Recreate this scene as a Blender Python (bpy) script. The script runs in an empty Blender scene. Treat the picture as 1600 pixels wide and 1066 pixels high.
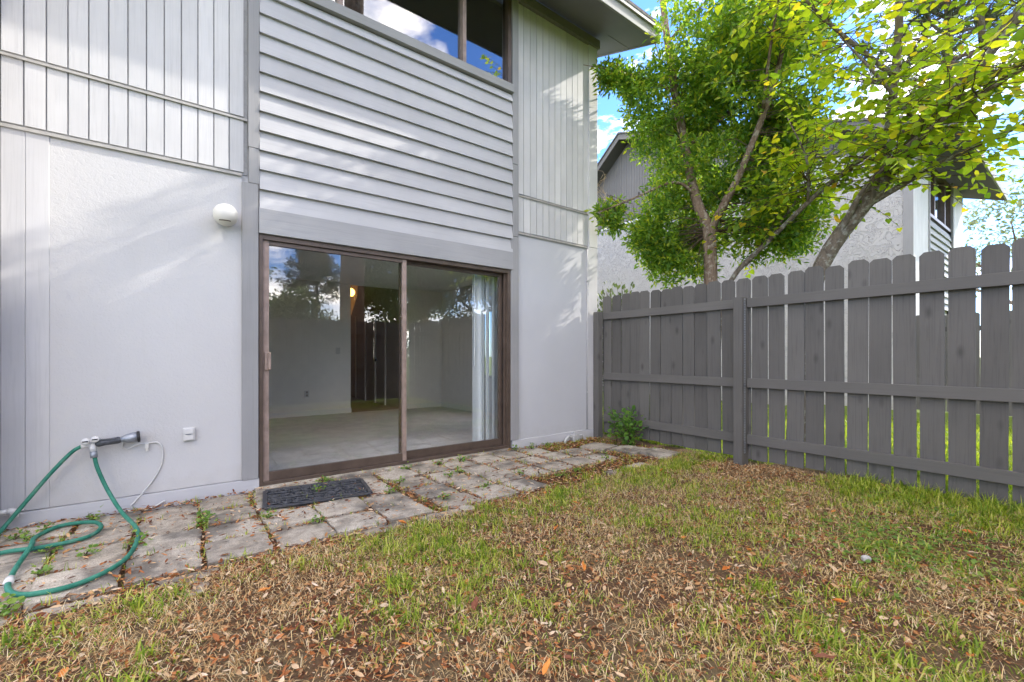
import bpy, math, random
import numpy as np
from mathutils import Vector, Matrix, noise as mnoise

rnd = random.Random(7)
rng = np.random.default_rng(11)
scene = bpy.context.scene
COL = scene.collection
R = math.radians

# ---------------------------------------------------------------- camera, light, exposure
cd = bpy.data.cameras.new('camera')
cam = bpy.data.objects.new('camera', cd)
COL.objects.link(cam)
cam.location = (0, 0, 1.1)
cam.rotation_euler = (R(90), 0, R(-36.8))
cd.sensor_width = 36
cd.lens = 15.5
cd.shift_y = 23 / 1600
cd.clip_start = 0.02
cd.clip_end = 2000
scene.camera = cam

SUN_EL, SUN_AZ = 33, 13          # the sun stands beyond the fence, 13 degrees towards the camera from the facade's plane
world = bpy.data.worlds.new('World')
scene.world = world
world.use_nodes = True
wn, wl = world.node_tree.nodes, world.node_tree.links
for n in list(wn):
    wn.remove(n)
w_out = wn.new('ShaderNodeOutputWorld')
w_bg = wn.new('ShaderNodeBackground')
w_bg.inputs['Strength'].default_value = 0.15
sky = wn.new('ShaderNodeTexSky')
sky.sky_type = 'NISHITA'
sky.sun_disc = False
sky.sun_elevation = R(SUN_EL)
sky.sun_rotation = R(90 + SUN_AZ)
sky.air_density = 1.0
sky.dust_density = 0.15
sky.ozone_density = 3.0
w_tc = wn.new('ShaderNodeTexCoord')
w_map = wn.new('ShaderNodeMapping')
w_map.inputs['Scale'].default_value = (1.0, 1.0, 2.2)
w_map.inputs['Location'].default_value = (9.0, 0.9, 26.0)
w_no = wn.new('ShaderNodeTexNoise')
w_no.inputs['Scale'].default_value = 2.6
w_no.inputs['Detail'].default_value = 9
w_no.inputs['Roughness'].default_value = 0.6
w_rp = wn.new('ShaderNodeValToRGB')
w_rp.color_ramp.elements[0].position = 0.475
w_rp.color_ramp.elements[1].position = 0.66
w_mix = wn.new('ShaderNodeMixRGB')
wl.new(w_tc.outputs['Generated'], w_map.inputs['Vector'])
wl.new(w_map.outputs['Vector'], w_no.inputs['Vector'])
wl.new(w_no.outputs['Fac'], w_rp.inputs['Fac'])
wl.new(w_rp.outputs['Color'], w_mix.inputs['Fac'])
w_tint = wn.new('ShaderNodeMixRGB')
w_tint.blend_type = 'MULTIPLY'
w_tint.inputs['Fac'].default_value = 1.0
w_tint.inputs['Color2'].default_value = (0.42, 0.58, 0.86, 1)
wl.new(sky.outputs['Color'], w_tint.inputs['Color1'])
wl.new(w_tint.outputs['Color'], w_mix.inputs['Color1'])
w_n2 = wn.new('ShaderNodeTexNoise')
w_n2.inputs['Scale'].default_value = 6.0
w_n2.inputs['Detail'].default_value = 6
wl.new(w_map.outputs['Vector'], w_n2.inputs['Vector'])
w_r2 = wn.new('ShaderNodeValToRGB')
w_r2.color_ramp.elements[0].position = 0.3
w_r2.color_ramp.elements[1].position = 0.7
w_r2.color_ramp.elements[0].color = (0.42, 0.45, 0.50, 1)
w_r2.color_ramp.elements[1].color = (1, 1, 1, 1)
wl.new(w_n2.outputs['Fac'], w_r2.inputs['Fac'])
w_c = wn.new('ShaderNodeMixRGB')
w_c.blend_type = 'MULTIPLY'
w_c.inputs['Fac'].default_value = 1.0
w_c.inputs['Color1'].default_value = (27, 23.3, 18.9, 1)
wl.new(w_r2.outputs['Color'], w_c.inputs['Color2'])
wl.new(w_c.outputs['Color'], w_mix.inputs['Color2'])
wl.new(w_mix.outputs['Color'], w_bg.inputs['Color'])
wl.new(w_bg.outputs['Background'], w_out.inputs['Surface'])

sd = bpy.data.lights.new('sun', 'SUN')
sd.energy = 2.0
sd.angle = R(0.5)
sd.color = (1.0, 0.94, 0.84)
sun = bpy.data.objects.new('sun', sd)
COL.objects.link(sun)
ce = math.cos(R(SUN_EL))
sdir = Vector((math.cos(R(SUN_AZ)) * ce, -math.sin(R(SUN_AZ)) * ce, math.sin(R(SUN_EL))))
sun.rotation_euler = sdir.to_track_quat('Z', 'Y').to_euler()
sun.location = (20, -5, 20)

vs = scene.view_settings
vs.view_transform = 'Standard'
vs.look = 'None'
vs.exposure = 2.08
vs.gamma = 1.0
vs.use_curve_mapping = False

# ---------------------------------------------------------------- node / material helpers
class NB:
    def __init__(self, name):
        self.m = bpy.data.materials.new(name)
        self.m.use_nodes = True
        self.n = self.m.node_tree.nodes
        self.l = self.m.node_tree.links
        for x in list(self.n):
            self.n.remove(x)
        self.out = self.n.new('ShaderNodeOutputMaterial')
        self.geo = self.n.new('ShaderNodeNewGeometry')

    def new(self, t, **kw):
        x = self.n.new('ShaderNode' + t)
        for k, v in kw.items():
            x.inputs[k].default_value = v
        return x

    def link(self, a, b):
        self.l.new(a, b)

    def pos(self, scale=(1, 1, 1), src=None, rot=(0, 0, 0)):
        mp = self.new('Mapping')
        mp.inputs['Scale'].default_value = scale
        mp.inputs['Rotation'].default_value = rot
        self.link(src or self.geo.outputs['Position'], mp.inputs['Vector'])
        return mp.outputs['Vector']

    def noise(self, vec, scale, detail=3, rough=0.55, dist=0.0):
        x = self.new('TexNoise', Scale=scale, Detail=detail, Roughness=rough, Distortion=dist)
        self.link(vec, x.inputs['Vector'])
        return x.outputs['Fac']

    def ramp(self, fac, stops, interp='LINEAR'):
        x = self.new('ValToRGB')
        cr = x.color_ramp
        cr.interpolation = interp
        while len(cr.elements) < len(stops):
            cr.elements.new(0.5)
        for e, (p, c) in zip(cr.elements, stops):
            e.position = p
            e.color = (c[0], c[1], c[2], 1) if isinstance(c, (tuple, list)) else (c, c, c, 1)
        self.link(fac, x.inputs['Fac'])
        return x.outputs['Color']

    def mix(self, fac, a, b, mode='MIX'):
        x = self.new('MixRGB')
        x.blend_type = mode
        for s, v in ((x.inputs['Fac'], fac), (x.inputs['Color1'], a), (x.inputs['Color2'], b)):
            if isinstance(v, (int, float)):
                s.default_value = v
            elif isinstance(v, (tuple, list)):
                s.default_value = (v[0], v[1], v[2], 1)
            else:
                self.link(v, s)
        return x.outputs['Color']

    def math(self, op, a, b=0.0):
        x = self.new('Math')
        x.operation = op
        for s, v in ((x.inputs[0], a), (x.inputs[1], b)):
            if isinstance(v, (int, float)):
                s.default_value = v
            else:
                self.link(v, s)
        return x.outputs[0]

    def bump(self, h, dist=0.002, strength=0.6, prev=None):
        x = self.new('Bump', Strength=strength, Distance=dist)
        self.link(h, x.inputs['Height'])
        if prev is not None:
            self.link(prev, x.inputs['Normal'])
        return x.outputs['Normal']

    def principled(self, col, rough=0.7, normal=None, spec=0.3, metal=0.0):
        p = self.new('BsdfPrincipled')
        for s, v in ((p.inputs['Base Color'], col), (p.inputs['Roughness'], rough)):
            if isinstance(v, (int, float)):
                s.default_value = v
            elif isinstance(v, (tuple, list)):
                s.default_value = (v[0], v[1], v[2], 1)
            else:
                self.link(v, s)
        p.inputs['Specular IOR Level'].default_value = spec
        p.inputs['Metallic'].default_value = metal
        if normal is not None:
            self.link(normal, p.inputs['Normal'])
        self.link(p.outputs[0], self.out.inputs['Surface'])
        return p

def mul(c, k):
    return tuple(v * k for v in c)

def paint_wood(name, c, axis='z', rough=0.62, grain=0.5, knots=False, wear=0.0, streak=0.74):
    b = NB(name)
    st = {'z': (70, 70, 2.2), 'x': (2.2, 70, 70), 'y': (70, 2.2, 70)}[axis]
    oi = b.new('ObjectInfo')
    sh = b.new('VectorMath'); sh.operation = 'ADD'
    cmb = b.new('CombineXYZ')
    rv = b.math('MULTIPLY', oi.outputs['Random'], 13.0)
    b.link(rv, cmb.inputs[0]); b.link(rv, cmb.inputs[1]); b.link(rv, cmb.inputs[2])
    b.link(b.geo.outputs['Position'], sh.inputs[0]); b.link(cmb.outputs[0], sh.inputs[1])
    src = sh.outputs[0]
    g = b.noise(b.pos(st, src), 1.0, 5, 0.65, 0.6)
    big = b.noise(b.pos((1, 1, 1), src), 1.6, 4)
    col = b.mix(b.ramp(big, [(0.3, 0), (0.7, 1)]), mul(c, 0.90), mul(c, 1.06))
    col = b.mix(b.ramp(g, [(0.30, 0.35), (0.5, 0.0)]), col, mul(c, streak))
    rr = b.ramp(oi.outputs['Random'], [(0, 0.84), (1, 1.10)] if knots else [(0, 0.94), (1, 1.04)])
    col = b.mix(1.0, col, rr, 'MULTIPLY')
    if wear:
        w = b.noise(b.pos(tuple(v * 0.35 for v in st), src), 1.3, 6, 0.75)
        col = b.mix(b.ramp(w, [(0.62, 0), (0.70, wear)]), col, mul((0.52, 0.50, 0.46), 0.8))
    h = g
    nrm = b.bump(h, 0.0022, grain)
    if knots:
        kst = tuple(v / 70 * (9 if v > 10 else 9) for v in st)
        ks = {'z': (7, 7, 3.2), 'x': (3.2, 7, 7), 'y': (7, 3.2, 7)}[axis]
        v = b.new('TexVoronoi', Scale=1.0, Randomness=1.0)
        b.link(b.pos(ks, src), v.inputs['Vector'])
        kn = b.ramp(v.outputs['Distance'], [(0.05, 1), (0.11, 0.55), (0.20, 0)])
        col = b.mix(b.math('MULTIPLY', kn, 0.75), col, mul(c, 0.45))
        nrm = b.bump(v.outputs['Distance'], 0.004, 0.25, nrm)
    b.principled(col, rough, nrm, 0.25)
    return b.m

def stucco(name, c, scale=48, dist=0.0035, strength=0.38, crack=0.0):
    b = NB(name)
    p = b.pos()
    n1 = b.noise(p, scale, 4, 0.6, 0.8)
    n2 = b.noise(p, scale * 0.25, 3, 0.5)
    big = b.noise(p, 0.9, 4)
    col = b.mix(b.ramp(big, [(0.3, 0), (0.7, 1)]), mul(c, 0.94), mul(c, 1.03))
    grime = b.noise(b.pos((2.5, 2.5, 0.5)), 1.2, 5, 0.7)
    col = b.mix(b.ramp(grime, [(0.6, 0), (0.8, 0.22)]), col, mul((0.5, 0.48, 0.44), 0.8))
    # splash dirt close to the ground
    sp = b.new('SeparateXYZ'); b.link(b.geo.outputs['Position'], sp.inputs[0])
    low = b.math('ADD', sp.outputs[2], b.math('MULTIPLY', n2, 0.25))
    col = b.mix(b.ramp(low, [(0.12, 0.35), (0.36, 0)]), col, (0.33, 0.30, 0.26))
    h = b.mix(0.35, b.ramp(n1, [(0.35, 0), (0.62, 1)]), n2)
    nrm = b.bump(h, dist, strength)
    if crack:
        v = b.new('TexNoise', Scale=5.5, Detail=3, Distortion=1.2)
        b.link(p, v.inputs['Vector'])
        plates = b.ramp(v.outputs['Fac'], [(0.44, 0), (0.455, 1), (0.54, 0.85), (0.555, 0.2), (0.63, 0.25), (0.64, 1)])
        nrm = b.bump(plates, 0.02, 1.0, nrm)
        ridge = b.ramp(v.outputs['Fac'], [(0.43, 0), (0.448, 0.55), (0.462, 0), (0.55, 0), (0.562, 0.5), (0.575, 0)])
        col = b.mix(ridge, col, mul(c, 0.5))
    b.principled(col, 0.85, nrm, 0.2)
    return b.m

def plain(name, c, rough=0.5, spec=0.4, metal=0.0, var=0.12, scale=25, bump=0.0):
    b = NB(name)
    n = b.noise(b.pos(), scale, 4)
    col = b.mix(b.ramp(n, [(0.3, 0), (0.7, 1)]), mul(c, 1 - var), mul(c, 1 + var))
    nrm = b.bump(n, 0.002, bump) if bump else None
    b.principled(col, rough, nrm, spec, metal)
    return b.m

WHITE = (0.66, 0.66, 0.665)
M = {}
M['t111'] = paint_wood('white_plank_paint', (0.51, 0.505, 0.50), 'z', grain=0.55)
M['groove'] = plain('groove_shadow_paint', (0.29, 0.29, 0.29), 0.8)
M['stucco'] = stucco('fine_white_stucco', (0.50, 0.493, 0.487))
M['smooth'] = stucco('smooth_white_board', (0.455, 0.46, 0.475), 140, 0.0012, 0.35)
M['trim_white'] = paint_wood('white_trim_paint', (0.49, 0.485, 0.485), 'z', grain=0.3)
M['base_white'] = paint_wood('white_base_paint', (0.48, 0.48, 0.49), 'x', grain=0.5, wear=0.25)
M['siding'] = paint_wood('grey_siding_paint', (0.40, 0.40, 0.408), 'x', grain=0.4)
M['header'] = paint_wood('grey_header_paint', (0.335, 0.335, 0.34), 'x', grain=0.55, wear=0.2)
M['trim_grey'] = paint_wood('grey_trim_paint', (0.28, 0.278, 0.278), 'z', grain=0.3)
M['fascia'] = paint_wood('grey_fascia_paint', (0.30, 0.298, 0.29), 'x', grain=0.2)
M['soffit'] = paint_wood('grey_soffit_paint', (0.18, 0.172, 0.16), 'x', grain=0.2)
M['dark_soffit'] = paint_wood('dark_soffit_paint', (0.085, 0.08, 0.075), 'x', grain=0.2)
M['flash'] = plain('metal_flashing', (0.34, 0.325, 0.30), 0.5, 0.4)
M['fence'] = paint_wood('grey_fence_stain', (0.118, 0.1125, 0.104), 'z', 0.75, 0.9, knots=True, streak=0.40)
M['rail'] = paint_wood('grey_rail_stain', (0.121, 0.1155, 0.107), 'y', 0.75, 0.45)
M['rail_x'] = paint_wood('grey_rail_stain_across', (0.121, 0.1155, 0.107), 'x', 0.75, 0.45)
M['bronze'] = plain('bronze_aluminium', (0.095, 0.068, 0.052), 0.42, 0.5, 0.25, 0.2, 9)
M['bronze_faded'] = plain('faded_bronze_aluminium', (0.27, 0.20, 0.165), 0.5, 0.5, 0.1, 0.25, 14)
M['galv'] = plain('galvanised_steel', (0.24, 0.26, 0.28), 0.45, 0.5, 0.5, 0.15, 40)
M['pvc'] = plain('white_plastic', (0.55, 0.545, 0.53), 0.4, 0.5, 0, 0.05)
M['cream'] = plain('cream_plastic', (0.62, 0.60, 0.55), 0.45, 0.5, 0, 0.04, 12)
M['black'] = plain('black_plastic', (0.02, 0.02, 0.021), 0.5)
M['rubber'] = plain('black_rubber', (0.040, 0.042, 0.047), 0.5, 0.5, 0, 0.4, 60, 0.3)
M['steel'] = plain('dull_grey_metal', (0.27, 0.29, 0.32), 0.4, 0.5, 0.45, 0.25, 30)
M['darkmetal'] = plain('dark_grey_grip', (0.07, 0.075, 0.085), 0.5, 0.4, 0.1, 0.35, 60)
M['inner_wall'] = plain('interior_wall_paint', (0.82, 0.785, 0.71), 0.8, 0.2, 0, 0.03, 6)
M['inner_trim'] = plain('interior_trim_paint', (0.75, 0.74, 0.71), 0.5, 0.4, 0, 0.02)
M['ceiling'] = plain('ceiling_paint', (0.82, 0.81, 0.78), 0.9, 0.1, 0, 0.03, 40)
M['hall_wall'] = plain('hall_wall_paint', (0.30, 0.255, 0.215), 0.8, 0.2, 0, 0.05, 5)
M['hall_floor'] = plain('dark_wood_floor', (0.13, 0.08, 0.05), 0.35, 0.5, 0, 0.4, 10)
M['vane'] = plain('blind_vane_fabric', (0.72, 0.76, 0.77), 0.6, 0.3, 0, 0.03)
M['roof'] = plain('roof_shingle_grey', (0.13, 0.125, 0.12), 0.9, 0.2, 0, 0.35, 18, 0.6)
M['nb_siding'] = paint_wood('neighbour_grey_siding', (0.42, 0.42, 0.41), 'x', grain=0.4)
M['nb_white'] = paint_wood('neighbour_white_boards', (0.62, 0.62, 0.60), 'z', grain=0.5, wear=0.4)
M['nb_stucco'] = stucco('rough_trowelled_stucco', (0.45, 0.44, 0.43), 26, 0.006, 0.7, crack=1)
M['nb_gable'] = paint_wood('weathered_gable_boards', (0.16, 0.152, 0.14), 'z', grain=0.6)
M['stone'] = plain('pale_stone', (0.36, 0.35, 0.32), 0.8, 0.2, 0, 0.2, 30, 0.5)
M['clear_pipe'] = plain('old_white_pipe', (0.42, 0.42, 0.41), 0.5, 0.4, 0, 0.1)

def carpet():
    b = NB('grey_carpet')
    n = b.noise(b.pos(), 160, 2, 0.8)
    n2 = b.noise(b.pos(), 5, 4, 0.6)
    col = b.mix(b.ramp(n, [(0.3, 0), (0.7, 1)]), (0.56, 0.545, 0.52), (0.84, 0.825, 0.80))
    col = b.mix(b.ramp(n2, [(0.35, 0.25), (0.65, 0)]), col, (0.30, 0.29, 0.28))
    b.principled(col, 1.0, b.bump(n, 0.006, 0.8), 0.05)
    return b.m
M['carpet'] = carpet()

def glass(name, ior, tint=(0.93, 0.95, 0.94), wavy=0.0):
    b = NB(name)
    f = b.new('Fresnel')
    # a thin pane bends nothing: the back of each face reflects like its front
    inv = b.math('ADD', ior, b.math('MULTIPLY', b.geo.outputs['Backfacing'], 1 / ior - ior))
    b.link(inv, f.inputs['IOR'])
    t = b.new('BsdfTransparent'); t.inputs['Color'].default_value = (*tint, 1)
    g = b.new('BsdfGlossy'); g.inputs['Roughness'].default_value = 0.0
    g.inputs['Color'].default_value = (0.96, 0.97, 1.0, 1)
    if wavy:
        nn = b.bump(b.noise(b.pos(), 1.1, 2), wavy, 0.3)
        b.link(nn, g.inputs['Normal'])
    mx = b.new('MixShader')
    b.link(f.outputs[0], mx.inputs[0]); b.link(t.outputs[0], mx.inputs[1]); b.link(g.outputs[0], mx.inputs[2])
    b.link(mx.outputs[0], b.out.inputs['Surface'])
    return b.m
M['glass'] = glass('door_glass', 1.78, (0.99, 0.995, 0.99), 0.0012)
M['win_glass'] = glass('window_glass', 2.2, (0.80, 0.83, 0.84), 0.002)

def emitter(name, c, s):
    b = NB(name)
    e = b.new('Emission'); e.inputs['Color'].default_value = (*c, 1); e.inputs['Strength'].default_value = s
    b.link(e.outputs[0], b.out.inputs['Surface'])
    return b.m
M['lamp'] = emitter('warm_lamp_glow', (1.0, 0.48, 0.08), 3.0)

def concrete():
    b = NB('weathered_concrete')
    oi = b.new('ObjectInfo')
    p = b.pos()
    sp = b.noise(p, 150, 3, 0.8)
    md = b.noise(p, 9, 6, 0.7, 0.6)
    bg = b.noise(p, 2.3, 4, 0.6)
    base = b.mix(oi.outputs['Random'], (0.42, 0.37, 0.295), (0.60, 0.54, 0.44))
    col = b.mix(b.ramp(sp, [(0.36, 0.7), (0.55, 0)]), base, (0.13, 0.12, 0.105))
    col = b.mix(b.ramp(md, [(0.45, 0), (0.68, 0.7)]), col, (0.17, 0.14, 0.105))
    col = b.mix(b.ramp(bg, [(0.48, 0), (0.62, 0.8)]), col, (0.115, 0.105, 0.09))
    nrm = b.bump(sp, 0.003, 0.6)
    nrm = b.bump(md, 0.008, 0.5, nrm)
    b.principled(col, 0.92, nrm, 0.15)
    return b.m
M['concrete'] = concrete()

def bark(name, dark, light, lichen, sc=1.0):
    b = NB(name)
    n = b.noise(b.pos((30 * sc, 30 * sc, 7 * sc)), 1.0, 6, 0.7, 0.8)
    l = b.noise(b.pos(), 16 * sc, 4, 0.65)
    col = b.mix(b.ramp(n, [(0.35, 0), (0.65, 1)]), dark, light)
    col = b.mix(b.ramp(l, [(0.52, 0), (0.60, 0.8)]), col, lichen)
    b.principled(col, 0.95, b.bump(n, 0.012, 0.9), 0.1)
    return b.m
M['bark_a'] = bark('brown_bark', (0.10, 0.07, 0.05), (0.25, 0.18, 0.13), (0.32, 0.28, 0.22))
M['bark_b'] = bark('lichen_bark', (0.11, 0.09, 0.07), (0.24, 0.195, 0.15), (0.36, 0.35, 0.30))
M['bark_p'] = bark('pine_bark', (0.07, 0.05, 0.04), (0.17, 0.12, 0.09), (0.2, 0.17, 0.14), 0.4)
M['twig'] = plain('twig_bark', (0.10, 0.07, 0.05), 0.9, 0.1, 0, 0.3)
M['drytwig'] = plain('dry_vine_bark', (0.36, 0.28, 0.19), 0.9, 0.1, 0, 0.2)

def leafmat(name, stops, trans, tfac=0.45, rough=0.45, spec=0.35, by_object=False):
    b = NB(name)
    if by_object:
        oi = b.new('ObjectInfo'); src = oi.outputs['Random']
    else:
        src = b.geo.outputs['Random Per Island']
    col = b.ramp(src, stops)
    p = b.new('BsdfPrincipled')
    b.link(col, p.inputs['Base Color'])
    p.inputs['Roughness'].default_value = rough
    p.inputs['Specular IOR Level'].default_value = spec
    t = b.new('BsdfTranslucent')
    tc = b.mix(1.0, col, trans, 'MULTIPLY')
    b.link(tc, t.inputs['Color'])
    mx = b.new('MixShader'); mx.inputs[0].default_value = tfac
    b.link(p.outputs[0], mx.inputs[1]); b.link(t.outputs[0], mx.inputs[2])
    b.link(mx.outputs[0], b.out.inputs['Surface'])
    return b.m
M['leaf_a'] = leafmat('laurel_leaf', [(0, (0.055, 0.12, 0.028)), (0.5, (0.11, 0.205, 0.03)), (0.85, (0.19, 0.27, 0.035)), (1, (0.30, 0.32, 0.04))], (3.2, 3.0, 1.2), 0.5)
REDBUD = [(0, (0.085, 0.155, 0.022)), (0.5, (0.16, 0.235, 0.026)), (0.88, (0.25, 0.30, 0.03)), (0.975, (0.38, 0.34, 0.04)), (1, (0.32, 0.18, 0.05))]
M['leaf_b'] = leafmat('heart_leaf', REDBUD, (3.6, 3.3, 1.0), 0.55)
M['leaf_b_obj'] = leafmat('heart_leaf_single', REDBUD, (3.6, 3.3, 1.0), 0.55, by_object=True)
M['leaf_far'] = leafmat('far_oak_leaf', [(0, (0.05, 0.08, 0.03)), (0.6, (0.085, 0.12, 0.045)), (1, (0.13, 0.16, 0.06))], (2.0, 2.0, 1.0), 0.35)
M['leaf_pale'] = leafmat('far_pale_leaf', [(0, (0.10, 0.13, 0.075)), (0.6, (0.16, 0.19, 0.11)), (1, (0.22, 0.25, 0.15))], (1.6, 1.6, 1.0), 0.35)
M['needle'] = leafmat('pine_needle', [(0, (0.05, 0.075, 0.035)), (1, (0.11, 0.14, 0.07))], (1.6, 1.6, 1.0), 0.3)
M['shrub'] = leafmat('shrub_leaf', [(0, (0.05, 0.12, 0.025)), (0.6, (0.09, 0.20, 0.03)), (1, (0.16, 0.28, 0.05))], (2.2, 2.2, 1.0), 0.4)
M['weed'] = leafmat('weed_leaf', [(0, (0.10, 0.20, 0.035)), (0.6, (0.17, 0.29, 0.05)), (1, (0.28, 0.36, 0.07))], (1.8, 1.8, 1.0), 0.4)
M['grass'] = leafmat('grass_blade', [(0, (0.09, 0.17, 0.012)), (0.4, (0.20, 0.30, 0.02)), (0.75, (0.38, 0.44, 0.045)), (1, (0.56, 0.53, 0.15))], (1.7, 1.7, 1.0), 0.4)
M['grass_sun'] = leafmat('sunny_grass_blade', [(0, (0.12, 0.19, 0.02)), (0.6, (0.20, 0.27, 0.03)), (1, (0.30, 0.33, 0.05))], (2.0, 2.0, 1.0), 0.5)
M['straw'] = leafmat('dry_straw', [(0, (0.22, 0.11, 0.045)), (0.3, (0.50, 0.33, 0.14)), (0.7, (0.72, 0.54, 0.27)), (1, (0.84, 0.73, 0.48))], (1.1, 1.1, 1.0), 0.25, 0.7, 0.15)
M['litter'] = leafmat('dead_leaf', [(0, (0.05, 0.022, 0.014)), (0.25, (0.19, 0.062, 0.024)), (0.5, (0.42, 0.15, 0.045)), (0.7, (0.50, 0.27, 0.11)), (0.88, (0.62, 0.42, 0.23)), (1, (0.76, 0.63, 0.46))], (1.2, 1.1, 1.0), 0.2, 0.6, 0.2)


def soil():
    b = NB('lawn_soil')
    p = b.pos()
    n = b.noise(p, 45, 6, 0.8)
    n2 = b.noise(p, 1.6, 5, 0.65)
    col = b.mix(b.ramp(n, [(0.3, 0), (0.7, 1)]), (0.035, 0.021, 0.014), (0.17, 0.10, 0.055))
    col = b.mix(b.ramp(n2, [(0.45, 0), (0.62, 0.55)]), col, (0.17, 0.14, 0.075))
    sp = b.new('SeparateXYZ'); b.link(b.geo.outputs['Position'], sp.inputs[0])
    gr = b.mix(b.ramp(n, [(0.3, 0), (0.7, 1)]), (0.06, 0.10, 0.018), (0.15, 0.20, 0.035))
    out = b.ramp(b.math('MULTIPLY', sp.outputs[0], 0.1), [(0.470, 0), (0.485, 1)])
    col = b.mix(out, col, gr)
    back = b.ramp(b.math('MULTIPLY', sp.outputs[1], -0.1), [(0.205, 0), (0.22, 1)])
    col = b.mix(back, col, gr)
    left = b.ramp(b.math('MULTIPLY', sp.outputs[0], -0.1), [(0.125, 0), (0.16, 1)])
    col = b.mix(left, col, gr)
    b.principled(col, 0.95, b.bump(n, 0.01, 0.8), 0.1)
    return b.m
M['soil'] = soil()

def hose_mat():
    b = NB('green_hose')
    n = b.noise(b.pos(), 14, 5, 0.7)
    col = b.mix(b.ramp(n, [(0.35, 0), (0.7, 1)]), (0.012, 0.13, 0.085), (0.05, 0.22, 0.15))
    col = b.mix(b.ramp(b.noise(b.pos(), 5, 5, 0.7), [(0.55, 0), (0.72, 0.55)]), col, (0.20, 0.30, 0.22))
    b.principled(col, 0.6, b.bump(b.noise(b.pos(), 300, 2), 0.001, 0.4), 0.3)
    return b.m
M['hose'] = hose_mat()

# ---------------------------------------------------------------- mesh helpers
class MB:
    def __init__(self):
        self.v = []; self.f = []

    def box(self, x0, x1, y0, y1, z0, z1):
        o = len(self.v)
        self.v += [(x0, y0, z0), (x1, y0, z0), (x1, y1, z0), (x0, y1, z0), (x0, y0, z1), (x1, y0, z1), (x1, y1, z1), (x0, y1, z1)]
        self.f += [tuple(o + i for i in q) for q in ((3, 2, 1, 0), (4, 5, 6, 7), (0, 1, 5, 4), (1, 2, 6, 5), (2, 3, 7, 6), (3, 0, 4, 7))]
        return self

    def prism(self, pts, axis, a, b):
        """polygon pts in the two other axes, extruded along axis from a to b"""
        def mk(p, t):
            return {'x': (t, p[0], p[1]), 'y': (p[0], t, p[1]), 'z': (p[0], p[1], t)}[axis]
        o = len(self.v); n = len(pts)
        self.v += [mk(p, a) for p in pts] + [mk(p, b) for p in pts]
        self.f.append(tuple(o + i for i in range(n)))
        self.f.append(tuple(o + n + i for i in reversed(range(n))))
        for i in range(n):
            j = (i + 1) % n
            self.f.append((o + i, o + n + i, o + n + j, o + j))
        return self

    def tube(self, pts, r, n=8, cap=True):
        pts = [Vector(p) for p in pts]
        rs = r if isinstance(r, (list, tuple)) else [r] * len(pts)
        o = len(self.v)
        up = Vector((0.13, 0.21, 0.97)).normalized()
        prev = None
        for i, p in enumerate(pts):
            d = (pts[min(i + 1, len(pts) - 1)] - pts[max(i - 1, 0)])
            d = d.normalized() if d.length > 1e-9 else Vector((0, 0, 1))
            if prev is None:
                a = d.cross(up)
                if a.length < 1e-3: a = d.cross(Vector((1, 0, 0)))
            else:
                a = prev - d * prev.dot(d)
                if a.length < 1e-4: a = d.cross(up)
            a.normalize(); prev = a
            b = d.cross(a)
            for k in range(n):
                t = 2 * math.pi * k / n
                self.v.append(tuple(p + a * (rs[i] * math.cos(t)) + b * (rs[i] * math.sin(t))))
        for i in range(len(pts) - 1):
            for k in range(n):
                k2 = (k + 1) % n
                self.f.append((o + i * n + k, o + i * n + k2, o + (i + 1) * n + k2, o + (i + 1) * n + k))
        if cap:
            self.f.append(tuple(o + k for k in reversed(range(n))))
            e = o + (len(pts) - 1) * n
            self.f.append(tuple(e + k for k in range(n)))
        return self

    def lathe(self, prof, base, axis=(0, 0, 1), n=20):
        """prof = list of (t along axis, radius)"""
        a = Vector(axis).normalized()
        b = Vector(base)
        return self.tube_axis([b + a * t for t, _ in prof], [max(r, 1e-4) for _, r in prof], a, n)

    def tube_axis(self, pts, rs, d, n):
        o = len(self.v)
        a = d.cross(Vector((0.3, 0.5, 0.81)));  a.normalize()
        b = d.cross(a)
        for p, r in zip(pts, rs):
            for k in range(n):
                t = 2 * math.pi * k / n
                self.v.append(tuple(p + a * (r * math.cos(t)) + b * (r * math.sin(t))))
        for i in range(len(pts) - 1):
            for k in range(n):
                k2 = (k + 1) % n
                self.f.append((o + i * n + k, o + i * n + k2, o + (i + 1) * n + k2, o + (i + 1) * n + k))
        self.f.append(tuple(o + k for k in reversed(range(n))))
        e = o + (len(pts) - 1) * n
        self.f.append(tuple(e + k for k in range(n)))
        return self

WORLD = {}
def mesh_of(name, mb, mat, off=(0, 0, 0), smooth=False, bevel=0.0):
    me = bpy.data.meshes.new(name)
    v = [(a - off[0], b - off[1], c - off[2]) for a, b, c in mb.v]
    me.from_pydata(v, [], mb.f)
    me.materials.append(mat)
    if smooth:
        me.polygons.foreach_set('use_smooth', [True] * len(me.polygons))
    me.update()
    return me

def wloc(o):
    return WORLD.get(o.name, (0, 0, 0)) if o is not None else (0, 0, 0)

def link(name, me, parent=None, loc=(0, 0, 0), rot=(0, 0, 0)):
    """loc is a world position; children are placed relative to their parent's world position"""
    o = bpy.data.objects.new(name, me)
    COL.objects.link(o)
    pl = wloc(parent)
    o.location = tuple(loc[i] - pl[i] for i in range(3))
    o.rotation_euler = rot
    if parent is not None:
        o.parent = parent
    WORLD[o.name] = tuple(loc)
    return o

def part(name, mb, mat, parent, smooth=False, bevel=0.0, label=None):
    pl = wloc(parent)
    o = link(name, mesh_of(name, mb, mat, pl, smooth), parent, pl)
    if bevel:
        m = o.modifiers.new('bevel', 'BEVEL'); m.width = bevel; m.segments = 2; m.limit_method = 'ANGLE'
    if label: o['label'] = label
    return o

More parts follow.
